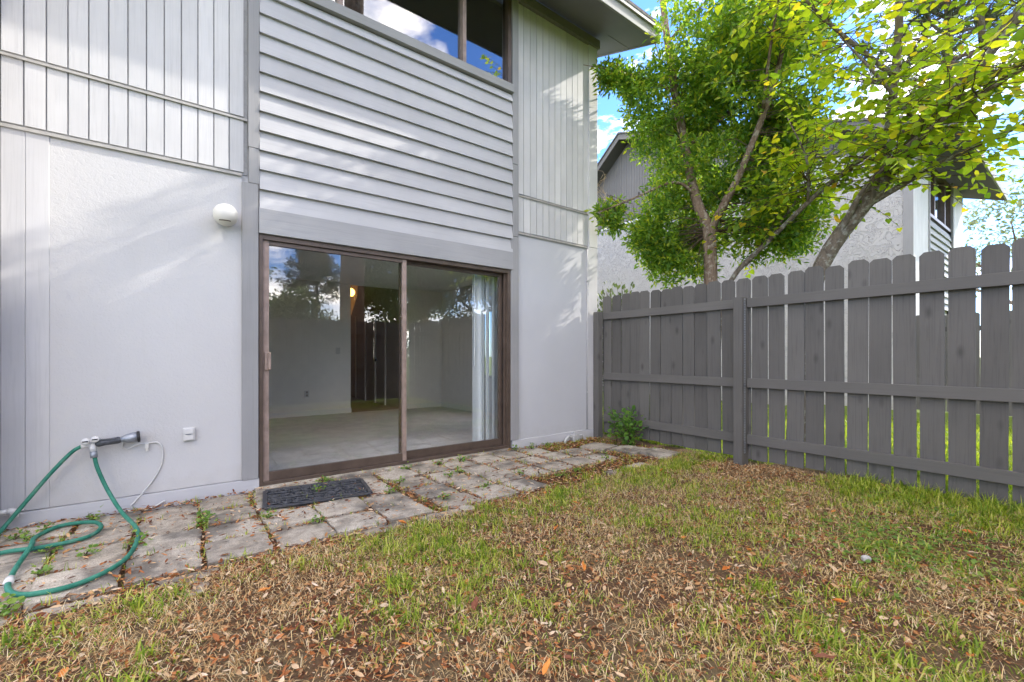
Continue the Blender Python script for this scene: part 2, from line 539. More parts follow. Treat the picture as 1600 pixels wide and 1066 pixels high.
def tag(o, label=None, cat=None, group=None, kind=None):
    if label: o['label'] = label
    if cat: o['category'] = cat
    if group: o['group'] = group
    if kind: o['kind'] = kind
    return o

def thing(name, loc, label, cat, group=None, rz=0.0):
    o = bpy.data.objects.new(name, None)
    COL.objects.link(o)
    o.location = loc; o.empty_display_size = 0.2
    WORLD[o.name] = tuple(loc)
    return tag(o, label, cat, group)

def solo(name, mb, mat, loc, label=None, cat=None, group=None, kind=None, smooth=False, bevel=0.0):
    o = link(name, mesh_of(name, mb, mat, loc, smooth), None, loc)
    if bevel:
        m = o.modifiers.new('bevel', 'BEVEL'); m.width = bevel; m.segments = 2; m.limit_method = 'ANGLE'
    return tag(o, label, cat, group, kind)

def catmull(pts, k=8):
    P = [Vector(p) for p in pts]
    P = [P[0] * 2 - P[1]] + P + [P[-1] * 2 - P[-2]]
    out = []
    for i in range(1, len(P) - 2):
        for j in range(k):
            t = j / k
            a, b, c, d = P[i - 1], P[i], P[i + 1], P[i + 2]
            out.append(0.5 * ((2 * b) + (c - a) * t + (2 * a - 5 * b + 4 * c - d) * t * t + (3 * b - a - 3 * c + d) * t ** 3))
    out.append(P[-2])
    return out

def np_mesh(name, verts, faces, mat):
    """verts (V,3); faces (F,k) all of the same size"""
    me = bpy.data.meshes.new(name)
    V, F, k = len(verts), len(faces), faces.shape[1]
    me.vertices.add(V); me.loops.add(F * k); me.polygons.add(F)
    me.vertices.foreach_set('co', np.ascontiguousarray(verts, dtype=np.float32).ravel())
    me.loops.foreach_set('vertex_index', np.ascontiguousarray(faces, dtype=np.int32).ravel())
    me.polygons.foreach_set('loop_start', np.arange(0, F * k, k, dtype=np.int32))
    me.polygons.foreach_set('loop_total', np.full(F, k, dtype=np.int32))
    me.materials.append(mat)
    me.update(calc_edges=True)
    return me

def scatter_mesh(name, bv, bf, rot, scl, pos, mat, off=(0, 0, 0)):
    """copies base shape bv/bf with rotation matrices rot (N,3,3), scales (N,3), positions (N,3)"""
    bv = np.array(bv, float); bf = np.array(bf, int)
    N, K = len(pos), len(bv)
    v = bv[None] * scl[:, None, :]
    v = np.einsum('nij,nkj->nki', rot, v) + pos[:, None, :] - np.array(off)[None, None, :]
    f = (bf[None] + (np.arange(N) * K)[:, None, None]).reshape(-1, bf.shape[1])
    return np_mesh(name, v.reshape(-1, 3), f, mat)

def frames(d, up_jit=0.5, roll=None):
    """rotation matrices whose local Y points along d and whose local Z is near up"""
    d = d / np.maximum(np.linalg.norm(d, axis=1, keepdims=True), 1e-9)
    up = np.array([0, 0, 1.0])[None] + rng.normal(0, up_jit, d.shape)
    x = np.cross(d, up); x /= np.maximum(np.linalg.norm(x, axis=1, keepdims=True), 1e-9)
    z = np.cross(x, d)
    return np.stack([x, d, z], axis=2)

def gz(x, y):
    """height of the lawn"""
    n = mnoise.noise(Vector((x * 0.9, y * 0.9, 3.1))) * 0.020 + mnoise.noise(Vector((x * 3.1, y * 3.1, 7.7))) * 0.010
    if y > 2.55 and x < 4.6:
        n *= max(0.0, 1 - (y - 2.55) / 0.3)
    r = 0.0
    if 0 < y < 2 and x > 3.6: r = 0.03 * min(1, (x - 3.6))
    return n + r

# ---------------------------------------------------------------- ground
def graded(lo, hi, step, far):
    a = list(np.arange(lo, hi + 1e-6, step))
    s = step; x = hi
    while x < far:
        s *= 1.6; x += s; a.append(x)
    s = step; x = lo
    while x > -far:
        s *= 1.6; x -= s; a.insert(0, x)
    return a
gx, gy = graded(-1.6, 6.0, 0.06, 450), graded(-2.2, 4.1, 0.06, 450)
gv = [(x, y, gz(x, y) - (0.02 if (y > 2.7 and -1.2 < x < 4.6) else 0) - (0.1 if y > 4.2 else 0)) for y in gy for x in gx]
W = len(gx)
gf = [(j * W + i, j * W + i + 1, (j + 1) * W + i + 1, (j + 1) * W + i) for j in range(len(gy) - 1) for i in range(W - 1)]
gme = np_mesh('ground', np.array(gv), np.array(gf), M['soil'])
tag(link('ground', gme), kind='structure')

# ---------------------------------------------------------------- our townhouse
YF = 4.16
house = thing('townhouse', (1.8, YF, 0), 'white and grey two storey townhouse with sliding glass door facing the yard', 'house')

# walls (cores behind the cladding)
core = MB()
core.box(-0.92, 0.505, 4.182, 4.32, -0.1, 5.46)
core.box(3.085, 4.55, 4.182, 4.32, -0.1, 5.46)
core.box(0.505, 3.085, 4.182, 4.32, 2.12, 4.24)
core.box(0.505, 3.085, 4.182, 4.32, 5.38, 5.46)
core.box(4.45, 4.55, 4.321, 5.4, -0.1, 5.40); core.box(4.45, 4.55, 7.1, 14.0, -0.1, 5.40)
core.box(4.45, 4.55, 5.4, 7.1, -0.1, 0.7); core.box(4.45, 4.55, 5.4, 7.1, 1.95, 5.40)
core.box(-0.92, -0.80, 4.321, 14.0, -0.1, 5.40)
core.box(-0.799, 4.449, 13.9, 14.0, -0.1, 5.40)
part('wall', core, M['smooth'], house)

# cladding: vertical planks between grooves, two tiers
def plank_mesh(h, w=0.0935):
    m = MB().box(0, w, 0, 0.016, 0, h)
    return mesh_of('plank', m, M['t111'])
up_me, lo_me = plank_mesh(5.44 - 3.035), plank_mesh(3.008 - 2.585)
def planks(x0, x1):
    x = x0
    while x < x1 - 0.02:
        w = min(0.0935, x1 - x)
        for me, z in ((up_me, 3.035), (lo_me, 2.585)):
            o = link('plank', me, house, (x, YF + 0.001 + rnd.uniform(-.001, .001), z))
            if w < 0.0935: o.scale = (w / 0.0935, 1, 1)
        x += 0.1016
planks(-0.915, 0.425)
planks(3.19, 4.395)
for x0, x1 in ((-0.918, 0.425), (3.19, 4.395)):
    part('groove_backing', MB().box(x0, x1, 4.172, 4.181, 2.57, 5.45), M['groove'], house)
for x0, x1 in ((-0.918, 0.424), (3.19, 4.39)):
    part('flashing', MB().box(x0, x1, 4.147, 4.170, 3.012, 3.017).box(x0, x1, 4.147, 4.150, 3.0, 3.012), M['flash'], house)
    part('flashing', MB().box(x0, x1 - 0.04, 4.140, 4.170, 2.559, 2.566).box(x0, x1 - 0.04, 4.140, 4.144, 2.545, 2.559), M['flash'], house)

# lower panels
part('stucco_panel', MB().box(-0.70, 0.384, 4.158, 4.181, 0.10, 2.552), M['stucco'], house)
part('smooth_panel', MB().box(3.20, 4.375, 4.160, 4.181, 0.10, 2.552), M['smooth'], house)
for x0, x1 in ((-0.917, -0.8105), (-0.8095, -0.7005)):
    part('corner_board', MB().box(x0, x1, 4.152, 4.181, 0.10, 2.552), M['trim_white'], house, bevel=0.003)
part('baseboard', MB().box(-0.918, 0.506, 4.135, 4.181, -0.06, 0.095), M['base_white'], house, bevel=0.003)
part('baseboard', MB().box(3.10, 4.56, 4.135, 4.181, -0.06, 0.105), M['base_white'], house, bevel=0.003)
# grey trim boards
tb = [(0.384, 0.50, 0.097, 2.50), (0.432, 0.506, 2.502, 2.79), (0.428, 0.506, 2.793, 5.44),
      (3.078, 3.188, 0.107, 2.50), (3.10, 3.188, 2.503, 3.35), (3.10, 3.187, 3.353, 5.44)]
for i, (x0, x1, z0, z1) in enumerate(tb):
    part('trim_board', MB().box(x0, x1, 4.128, 4.181, z0, z1), M['trim_grey'], house, bevel=0.003)
part('corner_board', MB().box(4.397, 4.562, 4.140, 4.181, 2.57, 5.44), M['trim_white'], house, bevel=0.003)
part('corner_board', MB().box(4.38, 4.562, 4.142, 4.181, 0.107, 2.567), M['trim_white'], house, bevel=0.003)
part('side_cladding', MB().box(4.551, 4.565, 4.182, 5.4, 0, 5.36).box(4.551, 4.565, 7.1, 14.0, 0, 5.36).box(4.551, 4.565, 5.4, 7.1, 0, 0.7).box(4.551, 4.565, 5.4, 7.1, 1.95, 5.36), M['smooth'], house)

# lap siding, one object per board, and the header over the door
sb = MB().prism([(4.119, 0), (4.158, 0), (4.170, 0.178), (4.150, 0.178)], 'x', 0.508, 3.098)
pl = (1.8, YF, 0)
sb_me = mesh_of('siding_board', sb, M['siding'], (1.8, YF, 0))
z = 2.306
while z < 4.1:
    o = link('siding_board', sb_me, house, (1.8, YF + rnd.uniform(-.0015, .0015), z))
    if z + 0.178 > 4.165: o.scale = (1, 1, (4.165 - z) / 0.178)
    z += 0.1605
part('header_board', MB().box(0.503, 3.098, 4.118, 4.181, 2.105, 2.312), M['header'], house, bevel=0.003)

# sliding glass door
door = thing('sliding_door', (1.8, 4.2, 0.0), None, None); door.parent = house; door.location = (0, 4.2 - YF, 0)
part('sill', MB().box(0.47, 3.14, 4.06, 4.33, -0.04, 0.022), M['concrete'], house)
fr = MB()
fr.box(0.506, 0.535, 4.142, 4.29, 0.023, 2.103); fr.box(3.040, 3.076, 4.140, 4.29, 0.023, 2.103)
fr.box(0.535, 3.040, 4.146, 4.29, 2.062, 2.103); fr.box(0.535, 3.040, 4.148, 4.29, 0.023, 0.052)
fr.box(3.018, 3.040, 4.185, 4.215, 0.052, 2.062)
part('door_frame', fr, M['bronze'], door, bevel=0.002)
def sash(x0, x1, y, lmat, rmat, lw=0.045, rw=0.045):
    zb, zt = 0.053, 2.061
    part('stile', MB().box(x0, x0 + lw, y, y + 0.035, zb, zt), lmat, door, bevel=0.002)
    part('stile', MB().box(x1 - rw, x1, y, y + 0.035, zb, zt), rmat, door, bevel=0.002)
    part('rail', MB().box(x0 + lw, x1 - rw, y, y + 0.035, zb, zb + 0.075), M['bronze'], door, bevel=0.002)
    part('rail', MB().box(x0 + lw, x1 - rw, y, y + 0.035, zt - 0.035, zt), M['bronze'], door, bevel=0.002)
    part('pane', MB().box(x0 + lw - 0.004, x1 - rw + 0.004, y + 0.015, y + 0.021, zb + 0.07, zt - 0.03), M['glass'], door)
sash(0.537, 1.80, 4.168, M['bronze_faded'], M['bronze_faded'], 0.045, 0.042)
sash(1.755, 3.017, 4.232, M['bronze'], M['bronze'], 0.04, 0.04)
hb = MB().box(0.548, 0.590, 4.150, 4.169, 0.98, 1.13).box(0.572, 0.592, 4.128, 4.151, 0.985, 1.125)
hb.box(0.552, 0.566, 4.144, 4.151, 1.03, 1.075)
part('door_handle', hb, M['bronze_faded'], door, bevel=0.003)

# upper window
win = thing('window', (1.8, 4.2, 4.2), None, None); win.parent = house; win.location = (0, 4.2 - YF, 4.2)
part('sill', MB().box(0.506, 3.10, 4.100, 4.30, 4.172, 4.262), M['fascia'], win, bevel=0.003)
wf = MB()
for x0, x1 in ((0.507, 0.545), (3.048, 3.094)):
    wf.box(x0, x1, 4.146, 4.26, 4.263, 5.378)
wf.box(0.545, 3.048, 4.146, 4.26, 5.335, 5.378); wf.box(0.545, 3.048, 4.150, 4.26, 4.263, 4.285)
part('frame', wf, M['bronze'], win, bevel=0.002)
for x in (1.156, 2.462):
    part('mullion', MB().box(x - 0.022, x + 0.022, 4.150, 4.25, 4.286, 5.334), M['bronze_faded'], win, bevel=0.002)
for x0, x1 in ((0.546, 1.133), (1.179, 2.439), (2.485, 3.047)):
    part('pane', MB().box(x0, x1, 4.205, 4.211, 4.286, 5.334), M['win_glass'], win)

swn = thing('added_light_window', (4.5, 6.35, 0.7), None, None); swn.parent = house; swn.location = (2.7, 6.35 - YF, 0.7)  # added window, hidden from the camera, lets daylight brighten the living room
sf = MB()
sf.box(4.48, 4.56, 5.402, 5.44, 0.702, 1.948); sf.box(4.48, 4.56, 7.06, 7.098, 0.702, 1.948); sf.box(4.48, 4.56, 5.44, 7.06, 0.702, 0.74); sf.box(4.48, 4.56, 5.44, 7.06, 1.91, 1.948); sf.box(4.48, 4.56, 6.33, 6.37, 0.741, 1.909)
part('frame', sf, M['bronze'], swn)
for a, b_ in ((5.441, 6.329), (6.371, 7.059)):
    part('pane', MB().box(4.515, 4.521, a, b_, 0.741, 1.909), M['glass'], swn)

# eave
SL = 0.36
def eave_z(y): return 5.47 - (4.182 - y) * SL
yo = 3.49
part('soffit', MB().prism([(yo, eave_z(yo)), (4.60, eave_z(4.60)), (4.60, eave_z(4.60) + 0.02), (yo, eave_z(yo) + 0.02)], 'x', -1.1, 4.99), M['soffit'], house)
part('soffit_batten', MB().prism([(3.95, eave_z(3.95) - 0.004), (3.965, eave_z(3.965) - 0.004), (3.965, eave_z(3.965) + 0.004), (3.95, eave_z(3.95) + 0.004)], 'x', 4.56, 4.99), M['soffit'], house)
part('frieze_board', MB().box(-0.92, 4.585, 4.112, 4.181, 5.30, 5.415), M['soffit'], house, bevel=0.003)
part('fascia', MB().box(-1.1, 5.015, yo - 0.028, yo - 0.001, eave_z(yo) - 0.012, eave_z(yo) + 0.15), M['fascia'], house, bevel=0.003)
part('rake_board', MB().prism([(yo, eave_z(yo) - 0.012), (9.2, eave_z(9.2) - 0.012), (9.2, eave_z(9.2) + 0.15), (yo, eave_z(yo) + 0.15)], 'x', 4.991, 5.016), M['fascia'], house)
part('drip_edge', MB().box(-1.1, 5.03, yo - 0.055, yo - 0.03, eave_z(yo) + 0.115, eave_z(yo) + 0.158), M['flash'], house)
rf = MB()
rf.prism([(yo - 0.06, eave_z(yo) + 0.16), (9.2, eave_z(9.2) + 0.16), (9.2, eave_z(9.2) + 0.20), (yo - 0.06, eave_z(yo) + 0.20)], 'x', -1.15, 5.05)
rf.prism([(9.2, eave_z(9.2) + 0.16), (14.4, eave_z(9.2) - 1.7), (14.4, eave_z(9.2) - 1.66), (9.2, eave_z(9.2) + 0.20)], 'x', -1.15, 5.05)
part('roof', rf, M['roof'], house)

# rooms behind the glass
inn = MB()
inn.box(-0.798, 2.55, 8.5, 8.62, 0.0, 2.45)          # back wall
inn.box(3.52, 4.449, 8.42, 8.54, 0.0, 2.45)
inn.box(-0.799, -0.78, 4.33, 8.5, 0, 2.45); inn.box(4.43, 4.449, 4.33, 5.4, 0, 2.45); inn.box(4.43, 4.449, 7.1, 8.42, 0, 2.45); inn.box(4.43, 4.449, 5.4, 7.1, 0, 0.7); inn.box(4.43, 4.449, 5.4, 7.1, 1.95, 2.45)
inn.box(-0.79, 0.50, 4.322, 4.335, 0, 2.45); inn.box(3.09, 4.44, 4.322, 4.335, 0, 2.45); inn.box(0.50, 3.09, 4.322, 4.335, 2.13, 2.45)
part('interior_wall', inn, M['inner_wall'], house)
part('carpet', MB().box(-0.78, 4.43, 4.292, 8.50, -0.02, 0.026), M['carpet'], house)
part('ceiling', MB().box(-0.80, 4.45, 4.325, 8.60, 2.452, 2.5), M['ceiling'], house)
sk = MB().box(-0.78, 2.56, 8.482, 8.499, 0.027, 0.115); sk.box(3.50, 4.43, 8.402, 8.419, 0.027, 0.115); sk.box(4.412, 4.429, 4.34, 8.40, 0.027, 0.115)
part('skirting', sk, M['inner_trim'], house)
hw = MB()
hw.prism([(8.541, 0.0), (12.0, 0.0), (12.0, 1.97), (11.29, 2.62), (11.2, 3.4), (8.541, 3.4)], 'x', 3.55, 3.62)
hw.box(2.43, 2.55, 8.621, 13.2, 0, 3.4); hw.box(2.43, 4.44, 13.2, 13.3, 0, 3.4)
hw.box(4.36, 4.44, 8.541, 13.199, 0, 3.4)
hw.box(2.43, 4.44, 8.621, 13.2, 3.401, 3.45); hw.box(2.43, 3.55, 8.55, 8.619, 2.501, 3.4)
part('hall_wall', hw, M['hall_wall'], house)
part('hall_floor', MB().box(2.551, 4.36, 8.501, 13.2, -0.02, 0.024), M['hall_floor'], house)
for y in (9.31, 9.93, 10.62, 11.35):
    part('door_casing', MB().box(3.528, 3.549, y, y + 0.06, 0.026, 2.1 if y > 9.95 else 2.05), M['inner_trim'], house)
part('hall_knob', MB().lathe([(0, 0.012), (0.02, 0.012), (0.025, 0.03), (0.05, 0.032), (0.06, 0.015)], (3.548, 9.85, 1.0), (-1, 0, 0), 12), M['black'], house, True)
io = part('wall_outlet', MB().box(1.74, 1.815, 8.470, 8.4815 + 0.017, 0.36, 0.48), M['cream'], house)
part('socket', MB().box(1.762, 1.793, 8.4665, 8.4698, 0.375, 0.412).box(1.762, 1.793, 8.4665, 8.4698, 0.428, 0.465), M['hall_wall'], io)
part('light_switch', MB().box(2.28, 2.355, 8.488, 8.499, 1.13, 1.25), M['cream'], house)
# room upstairs, seen dark through the window
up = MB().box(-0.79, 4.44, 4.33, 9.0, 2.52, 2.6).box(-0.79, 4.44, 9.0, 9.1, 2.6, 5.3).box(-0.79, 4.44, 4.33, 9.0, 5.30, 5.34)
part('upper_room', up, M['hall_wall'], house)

# lamp on the stairs
lp = thing('hall_lamp', (3.72, 12.4, 2.72), 'glowing yellow globe lamp on the stairs at the end of the dark hallway', 'lamp')
part('globe', MB().lathe([(-0.11 * math.cos(t), 0.11 * math.sin(t)) for t in np.linspace(0.02, math.pi - 0.02, 11)], (3.72, 12.4, 2.85)), M['lamp'], lp, True)
part('stem', MB().tube([(3.72, 12.4, 2.95), (3.72, 12.4, 3.40)], 0.012, 8), M['bronze'], lp)
ld = bpy.data.lights.new('hall_lamp_light', 'POINT'); ld.energy = 4; ld.color = (1, 0.5, 0.12); ld.shadow_soft_size = 0.12
lo = bpy.data.objects.new('hall_lamp_light', ld); COL.objects.link(lo); lo.location = (3.80, 12.15, 2.75)

# vertical blinds
bl = thing('vertical_blind', (2.92, 4.42, 0.06), 'white vertical blind drawn to the right side of the glass door', 'blind')
part('head_rail', MB().box(0.55, 3.06, 4.395, 4.44, 2.08, 2.12), M['vane'], bl)
va = MB().prism([(-0.0445, 0.0), (-0.02, 0.006), (0.02, 0.006), (0.0445, 0.0), (0.02, 0.0072), (-0.02, 0.0072)], 'z', 0, 2.01)
va_me = mesh_of('vane', va, M['vane'])
for i in range(15):
    link('vane', va_me, bl, (2.76 + i * 0.0225, 4.418, 0.06), (0, 0, R(rnd.uniform(28, 72) if i > 3 else rnd.uniform(5, 22))))
part('wand', MB().tube([(2.725, 4.37, 2.08), (2.725, 4.37, 0.98)], 0.006, 6), M['vane'], bl)

# stucco wing wall at the frame's left edge
solo('wing_wall', MB().box(-1.12, -0.921, 3.75, 4.30, -0.1, 5.1), M['stucco'], (-1.02, 4.0, 0),
     'white stucco wing wall standing out from the left corner of the townhouse', 'wall')

# ---------------------------------------------------------------- neighbour's townhouse
NX, NY = 11.6, 2.25
nb = thing('neighbour_house', (14.3, NY, 0), 'white stucco townhouse with gable roof behind the fence and trees', 'house')
def nz(y):        # underside of the roof over the gable wall
    return 5.50 + SL * (y - NY) if y < 9.2 else 5.50 + SL * (9.2 - NY) - 0.80 * (y - 9.2)
part('wall', MB().prism([(NY, -0.1), (12.2, -0.1), (12.2, min(5.45, nz(12.2) - .02)), (12.0, 5.45), (NY, 5.45)], 'x', NX, NX + 0.2), M['nb_stucco'], nb)
gp = MB(); y = NY
while y < 12.0:
    zt = [nz(y) - 0.01, nz(y + 0.092) - 0.01]
    if min(zt) > 5.5: gp.prism([(y, 5.46), (y + 0.092, 5.46), (y + 0.092, zt[1]), (y, zt[0])], 'x', NX - 0.02, NX + 0.15)
    y += 0.1016
o = part('gable_boards', gp, M['nb_gable'], nb); o['kind'] = 'stuff'
part('band_board', MB().box(NX - 0.035, NX - 0.001, NY - 0.02, 12.0, 5.38, 5.455), M['nb_white'], nb)
fc = MB().box(NX + 0.201, 13.06, NY + 0.02, NY + 0.2, -0.1, 5.45).box(15.54, 17.0, NY + 0.02, NY + 0.2, -0.1, 5.45)
fc.box(13.06, 15.54, NY + 0.10, NY + 0.25, 2.1, 4.2).box(16.9, 17.0, NY + 0.201, 12, -0.1, 5.45).box(13.06, 15.54, NY + .1, NY + .25, 5.39, 5.45)
part('front_wall', fc, M['nb_white'], nb)
for x0, x1 in ((NX, 13.05), (15.55, 17.0)):
    x = x0
    while x < x1 - 0.05:
        part('plank', MB().box(x, min(x + 0.0955, x1), NY, NY + 0.019, 0.1, 5.44), M['nb_white'], nb)
        x += 0.1016
part('corner_board', MB().box(NX - 0.03, NX - 0.001, NY - 0.025, NY + 0.13, 0, 5.37), M['trim_grey'], nb)
part('corner_board', MB().box(NX - 0.029, NX + 0.12, NY - 0.03, NY - 0.001, 0, 5.40), M['nb_white'], nb)
for x0, x1 in ((12.98, 13.06), (15.54, 15.62)):
    part('trim_board', MB().box(x0, x1, NY - 0.02, NY + 0.12, 0, 5.44), M['fascia'], nb)
z = 2.2
nsb = mesh_of('siding_board', MB().prism([(NY - 0.0, 0), (NY + 0.03, 0), (NY + 0.06, 0.178), (NY + 0.045, 0.178)], 'x', 13.065, 15.535), M['nb_siding'], (14.3, NY, 0))
while z < 4.1:
    link('siding_board', nsb, nb, (14.3, NY, z)); z += 0.1605
nw = thing('window', (14.3, NY + 0.1, 4.2), None, None); nw.parent = nb; nw.location = (0, 0.1, 4.2)
wf = MB().box(13.07, 13.14, NY + 0.02, NY + 0.15, 4.2, 5.38).box(15.46, 15.53, NY + 0.02, NY + 0.15, 4.2, 5.38).box(13.14, 15.46, NY + 0.02, NY + 0.15, 4.2, 4.27).box(13.14, 15.46, NY + 0.02, NY + 0.15, 5.31, 5.38)
wf.box(13.75, 13.82, NY + 0.03, NY + 0.15, 4.27, 5.31).box(14.85, 14.92, NY + 0.03, NY + 0.15, 4.27, 5.31)
part('frame', wf, M['bronze'], nw)
part('pane', MB().box(13.14, 15.46, NY + 0.10, NY + 0.106, 4.27, 5.31), M['win_glass'], nw)
part('curtain', MB().box(13.2, 14.6, NY + 0.3, NY + 0.34, 4.2, 5.4), M['inner_wall'], nw)
def nroof(x0, x1, t0, t1, mat, nm):
    m = MB()
    pf = [(NY - 0.72, nz(NY - 0.72)), (9.2, nz(9.2)), (12.9, nz(12.9))]
    m.prism([(a, b + t0) for a, b in pf] + [(a, b + t1) for a, b in reversed(pf)], 'x', x0, x1)
    part(nm, m, mat, nb)
nroof(NX - 0.45, 17.5, 0.0, 0.02, M['dark_soffit'], 'soffit')
nroof(NX - 0.48, NX - 0.451, -0.02, 0.15, M['nb_gable'], 'rake_board')
nroof(NX - 0.52, 17.6, 0.155, 0.20, M['roof'], 'roof')
part('fascia', MB().box(NX - 0.45, 17.55, NY - 0.76, NY - 0.725, nz(NY - 0.72) - 0.02, nz(NY - 0.72) + 0.15), M['fascia'], nb)
part('rake_board', MB().prism([(NY - 0.72, nz(NY - 0.72) - 0.02), (9.2, nz(9.2) - 0.02), (9.2, nz(9.2) + 0.15), (NY - 0.72, nz(NY - 0.72) + 0.15)], 'x', 17.501, 17.53), M['fascia'], nb)

lb = thing('low_building', (23.5, 6.5, 0), 'low dark building with white roof edge seen past the neighbouring house', 'building')
part('wall', MB().box(21.2, 26, 3.6, 9.5, -0.1, 5.2), M['hall_wall'], lb)
part('fascia', MB().box(20.8, 26.5, 3.2, 10, 5.2, 5.35), M['nb_white'], lb)
part('roof', MB().box(20.85, 26.4, 3.3, 9.9, 5.351, 5.42), M['roof'], lb)

# ---------------------------------------------------------------- fences
def picket_mesh(w, h):
    c = 0.028
    m = MB().prism([(0, 0), (w, 0), (w, h - c), (w - c, h), (c, h), (0, h - c)], 'x', 0, 0.017)
    return mesh_of('picket', m, M['fence'])
pk = [picket_mesh(0.140, 1.84), picket_mesh(0.143, 1.845), picket_mesh(0.138, 1.835)]
FX = 4.600
fence = thing('picket_fence', (FX, 1.1, 0), 'grey dog-eared picket fence running from the townhouse corner along the right of the yard', 'fence')
y = 4.075
k = 0
while y > -1.95:
    gap = 0.004 + 0.012 * min(1, max(0, (4.1 - y) / 2.4)) + rnd.uniform(-0.004, 0.006)
    y -= 0.141 + gap
    o = link('picket', pk[k % 3], fence, (FX + rnd.uniform(0, 0.003), y, 0.062 + rnd.uniform(-0.012, 0.012)), (R(rnd.uniform(-.35, .35)), R(rnd.uniform(-.3, .3)), R(rnd.uniform(-1, 1))))
    k += 1
rail_spans = [(2.235, 4.04), (-0.12, 2.145), (-1.93, -0.21)]
for zc in (1.633, 0.826, 0.258):
    for a, b_ in rail_spans:
        part('rail', MB().box(FX - 0.040, FX - 0.0015, a + 0.002, b_ - 0.002, zc - 0.046, zc + 0.046), M['rail'], fence, bevel=0.003)
for yc in (4.085, 2.19, -0.165):
    po = part('post', MB().box(FX - 0.132, FX - 0.0415 + (0.04 if yc < 4 else 0.0), yc - 0.044, yc + 0.044, -0.05, 1.69), M['fence'], fence, bevel=0.003)
strap = MB()
for i in range(62):
    zz = 0.12 + i * 0.0252
    strap.box(FX - 0.088, FX - 0.066, 2.1435, 2.1458, zz, zz + 0.017)
strap.box(FX - 0.092, FX - 0.088, 2.1432, 2.1458, 0.12, 1.68).box(FX - 0.066, FX - 0.062, 2.1432, 2.1458, 0.12, 1.68)
part('post_strap', strap, M['galv'], fence)

bf = thing('back_fence', (1.8, -1.95, 0), 'grey picket fence closing the yard behind the camera, seen only in the glass', 'fence')
bp = [mesh_of('picket', MB().prism([(0, 0), (.14, 0), (.14, h - .028), (.112, h), (.028, h), (0, h - .028)], 'y', 0, 0.017), M['fence']) for h in (1.84, 1.85)]
x = -1.4; k = 0
while x < 4.5:
    link('picket', bp[k % 2], bf, (x, -1.985, 0.06 + rnd.uniform(-.01, .01)), (0, R(rnd.uniform(-.35, .35)), 0)); x += 0.141 + rnd.uniform(0.001, 0.006); k += 1
for zc in (1.633, 0.826, 0.258):
    for a, b_ in ((-1.4, 0.94), (1.04, 3.4), (3.5, 4.45)):
        part('rail', MB().box(a, b_, -1.966, -1.93, zc - 0.046, zc + 0.046), M['rail_x'], bf)
for xc in (0.99, 3.45):
    part('post', MB().box(xc - 0.045, xc + 0.045, -1.966, -1.875, -0.05, 1.69), M['fence'], bf)

nf = thing('neighbour_fence', (11.5, -1.0, 0), 'grey picket fence of the next yard, seen in slivers between the near pickets', 'fence')
y = 2.05; k = 0
while y > -6.0:
    link('picket', pk[k % 3], nf, (11.5, y, 0.05), (0, R(rnd.uniform(-.3, .3)), 0)); y -= 0.148; k += 1
for zc in (1.6, 0.3):
    part('rail', MB().box(11.52, 11.56, -5.9, 2.1, zc - .045, zc + .045), M['rail'], nf)

# ---------------------------------------------------------------- patio of square pavers
patio = bpy.data.objects.new('patio', None); COL.objects.link(patio); patio.location = (1.8, 3.4, 0); WORLD['patio'] = (1.8, 3.4, 0)
patio['kind'] = 'structure'
def paver_mesh(seed, w=0.310):
    r = random.Random(seed); n = 5; m = MB(); h = w / 2
    idx = {}
    for j in range(n + 1):
        for i in range(n + 1):
            u, v = i / n, j / n
            edge = min(i, n - i, j, n - j) == 0
            corner = (i in (0, n)) and (j in (0, n))
            x = (u - .5) * w; yy = (v - .5) * w
            if edge: x += r.uniform(-.006, .006); yy += r.uniform(-.006, .006)
            if corner: x *= 0.985; yy *= 0.985
            zz = (-0.005 if edge else r.uniform(-.002, .002)) - (0.003 if corner else 0)
            idx[i, j] = len(m.v); m.v.append((x, yy, zz))
    for j in range(n):
        for i in range(n):
            m.f.append((idx[i, j], idx[i + 1, j], idx[i + 1, j + 1], idx[i, j + 1]))
    ring = [idx[i, 0] for i in range(n + 1)] + [idx[n, j] for j in range(1, n + 1)] + [idx[i, n] for i in range(n - 1, -1, -1)] + [idx[0, j] for j in range(n - 1, 0, -1)]
    o = len(m.v)
    for q in ring:
        a = m.v[q]; m.v.append((a[0], a[1], -0.06))
    for q in range(len(ring)):
        q2 = (q + 1) % len(ring)
        m.f.append((ring[q2], ring[q], o + q, o + q2))
    me = mesh_of('paver', m, M['concrete'], smooth=False)
    return me
pv = [paver_mesh(s) for s in range(6)]
PAV = []
def paver(x, y, rz=0.0, s=1.0, zt=0.006):
    o = link('paver', pv[rnd.randrange(6)], patio, (x, y, zt + rnd.uniform(-.008, .010)),
             (R(rnd.uniform(-1.8, 1.8)), R(rnd.uniform(-1.8, 1.8)), R(rz + rnd.uniform(-2.2, 2.2) + 90 * rnd.randrange(4))))
    o.scale = (s, s, 1); PAV.append((x, y, rz, 0.304 * s / 2))
xj = -0.55
cols = [-0.73 + 0.332 * i for i in range(14)]
for i, x in enumerate(cols):
    for j in range(4):
        y = 3.945 - 0.325 * j
        if i > 9 and j == 3: continue
        if i < 1 and j == 3 and False: continue
        if i >= 13 and j == 0: continue
        paver(x + rnd.uniform(-.01, .01) + (0.03 * j if i > 6 else 0), y + rnd.uniform(-.012, .012) - (0.02 if i > 5 else 0), rnd.uniform(-1.5, 1.5))
for x, y, rz in ((3.98, 3.60, 12), (4.15, 3.28, 10), (4.27, 2.95, 9)):
    paver(x, y, rz, 1.06, 0.03)
for x, y in ((3.32, 2.68), (3.66, 2.72), (1.05, 2.66), (1.44, 2.64), (-0.73, 2.64), (-0.40, 2.63), (0.0, 2.62)):
    paver(x, y, rnd.uniform(-4, 4), 0.96, -0.004)
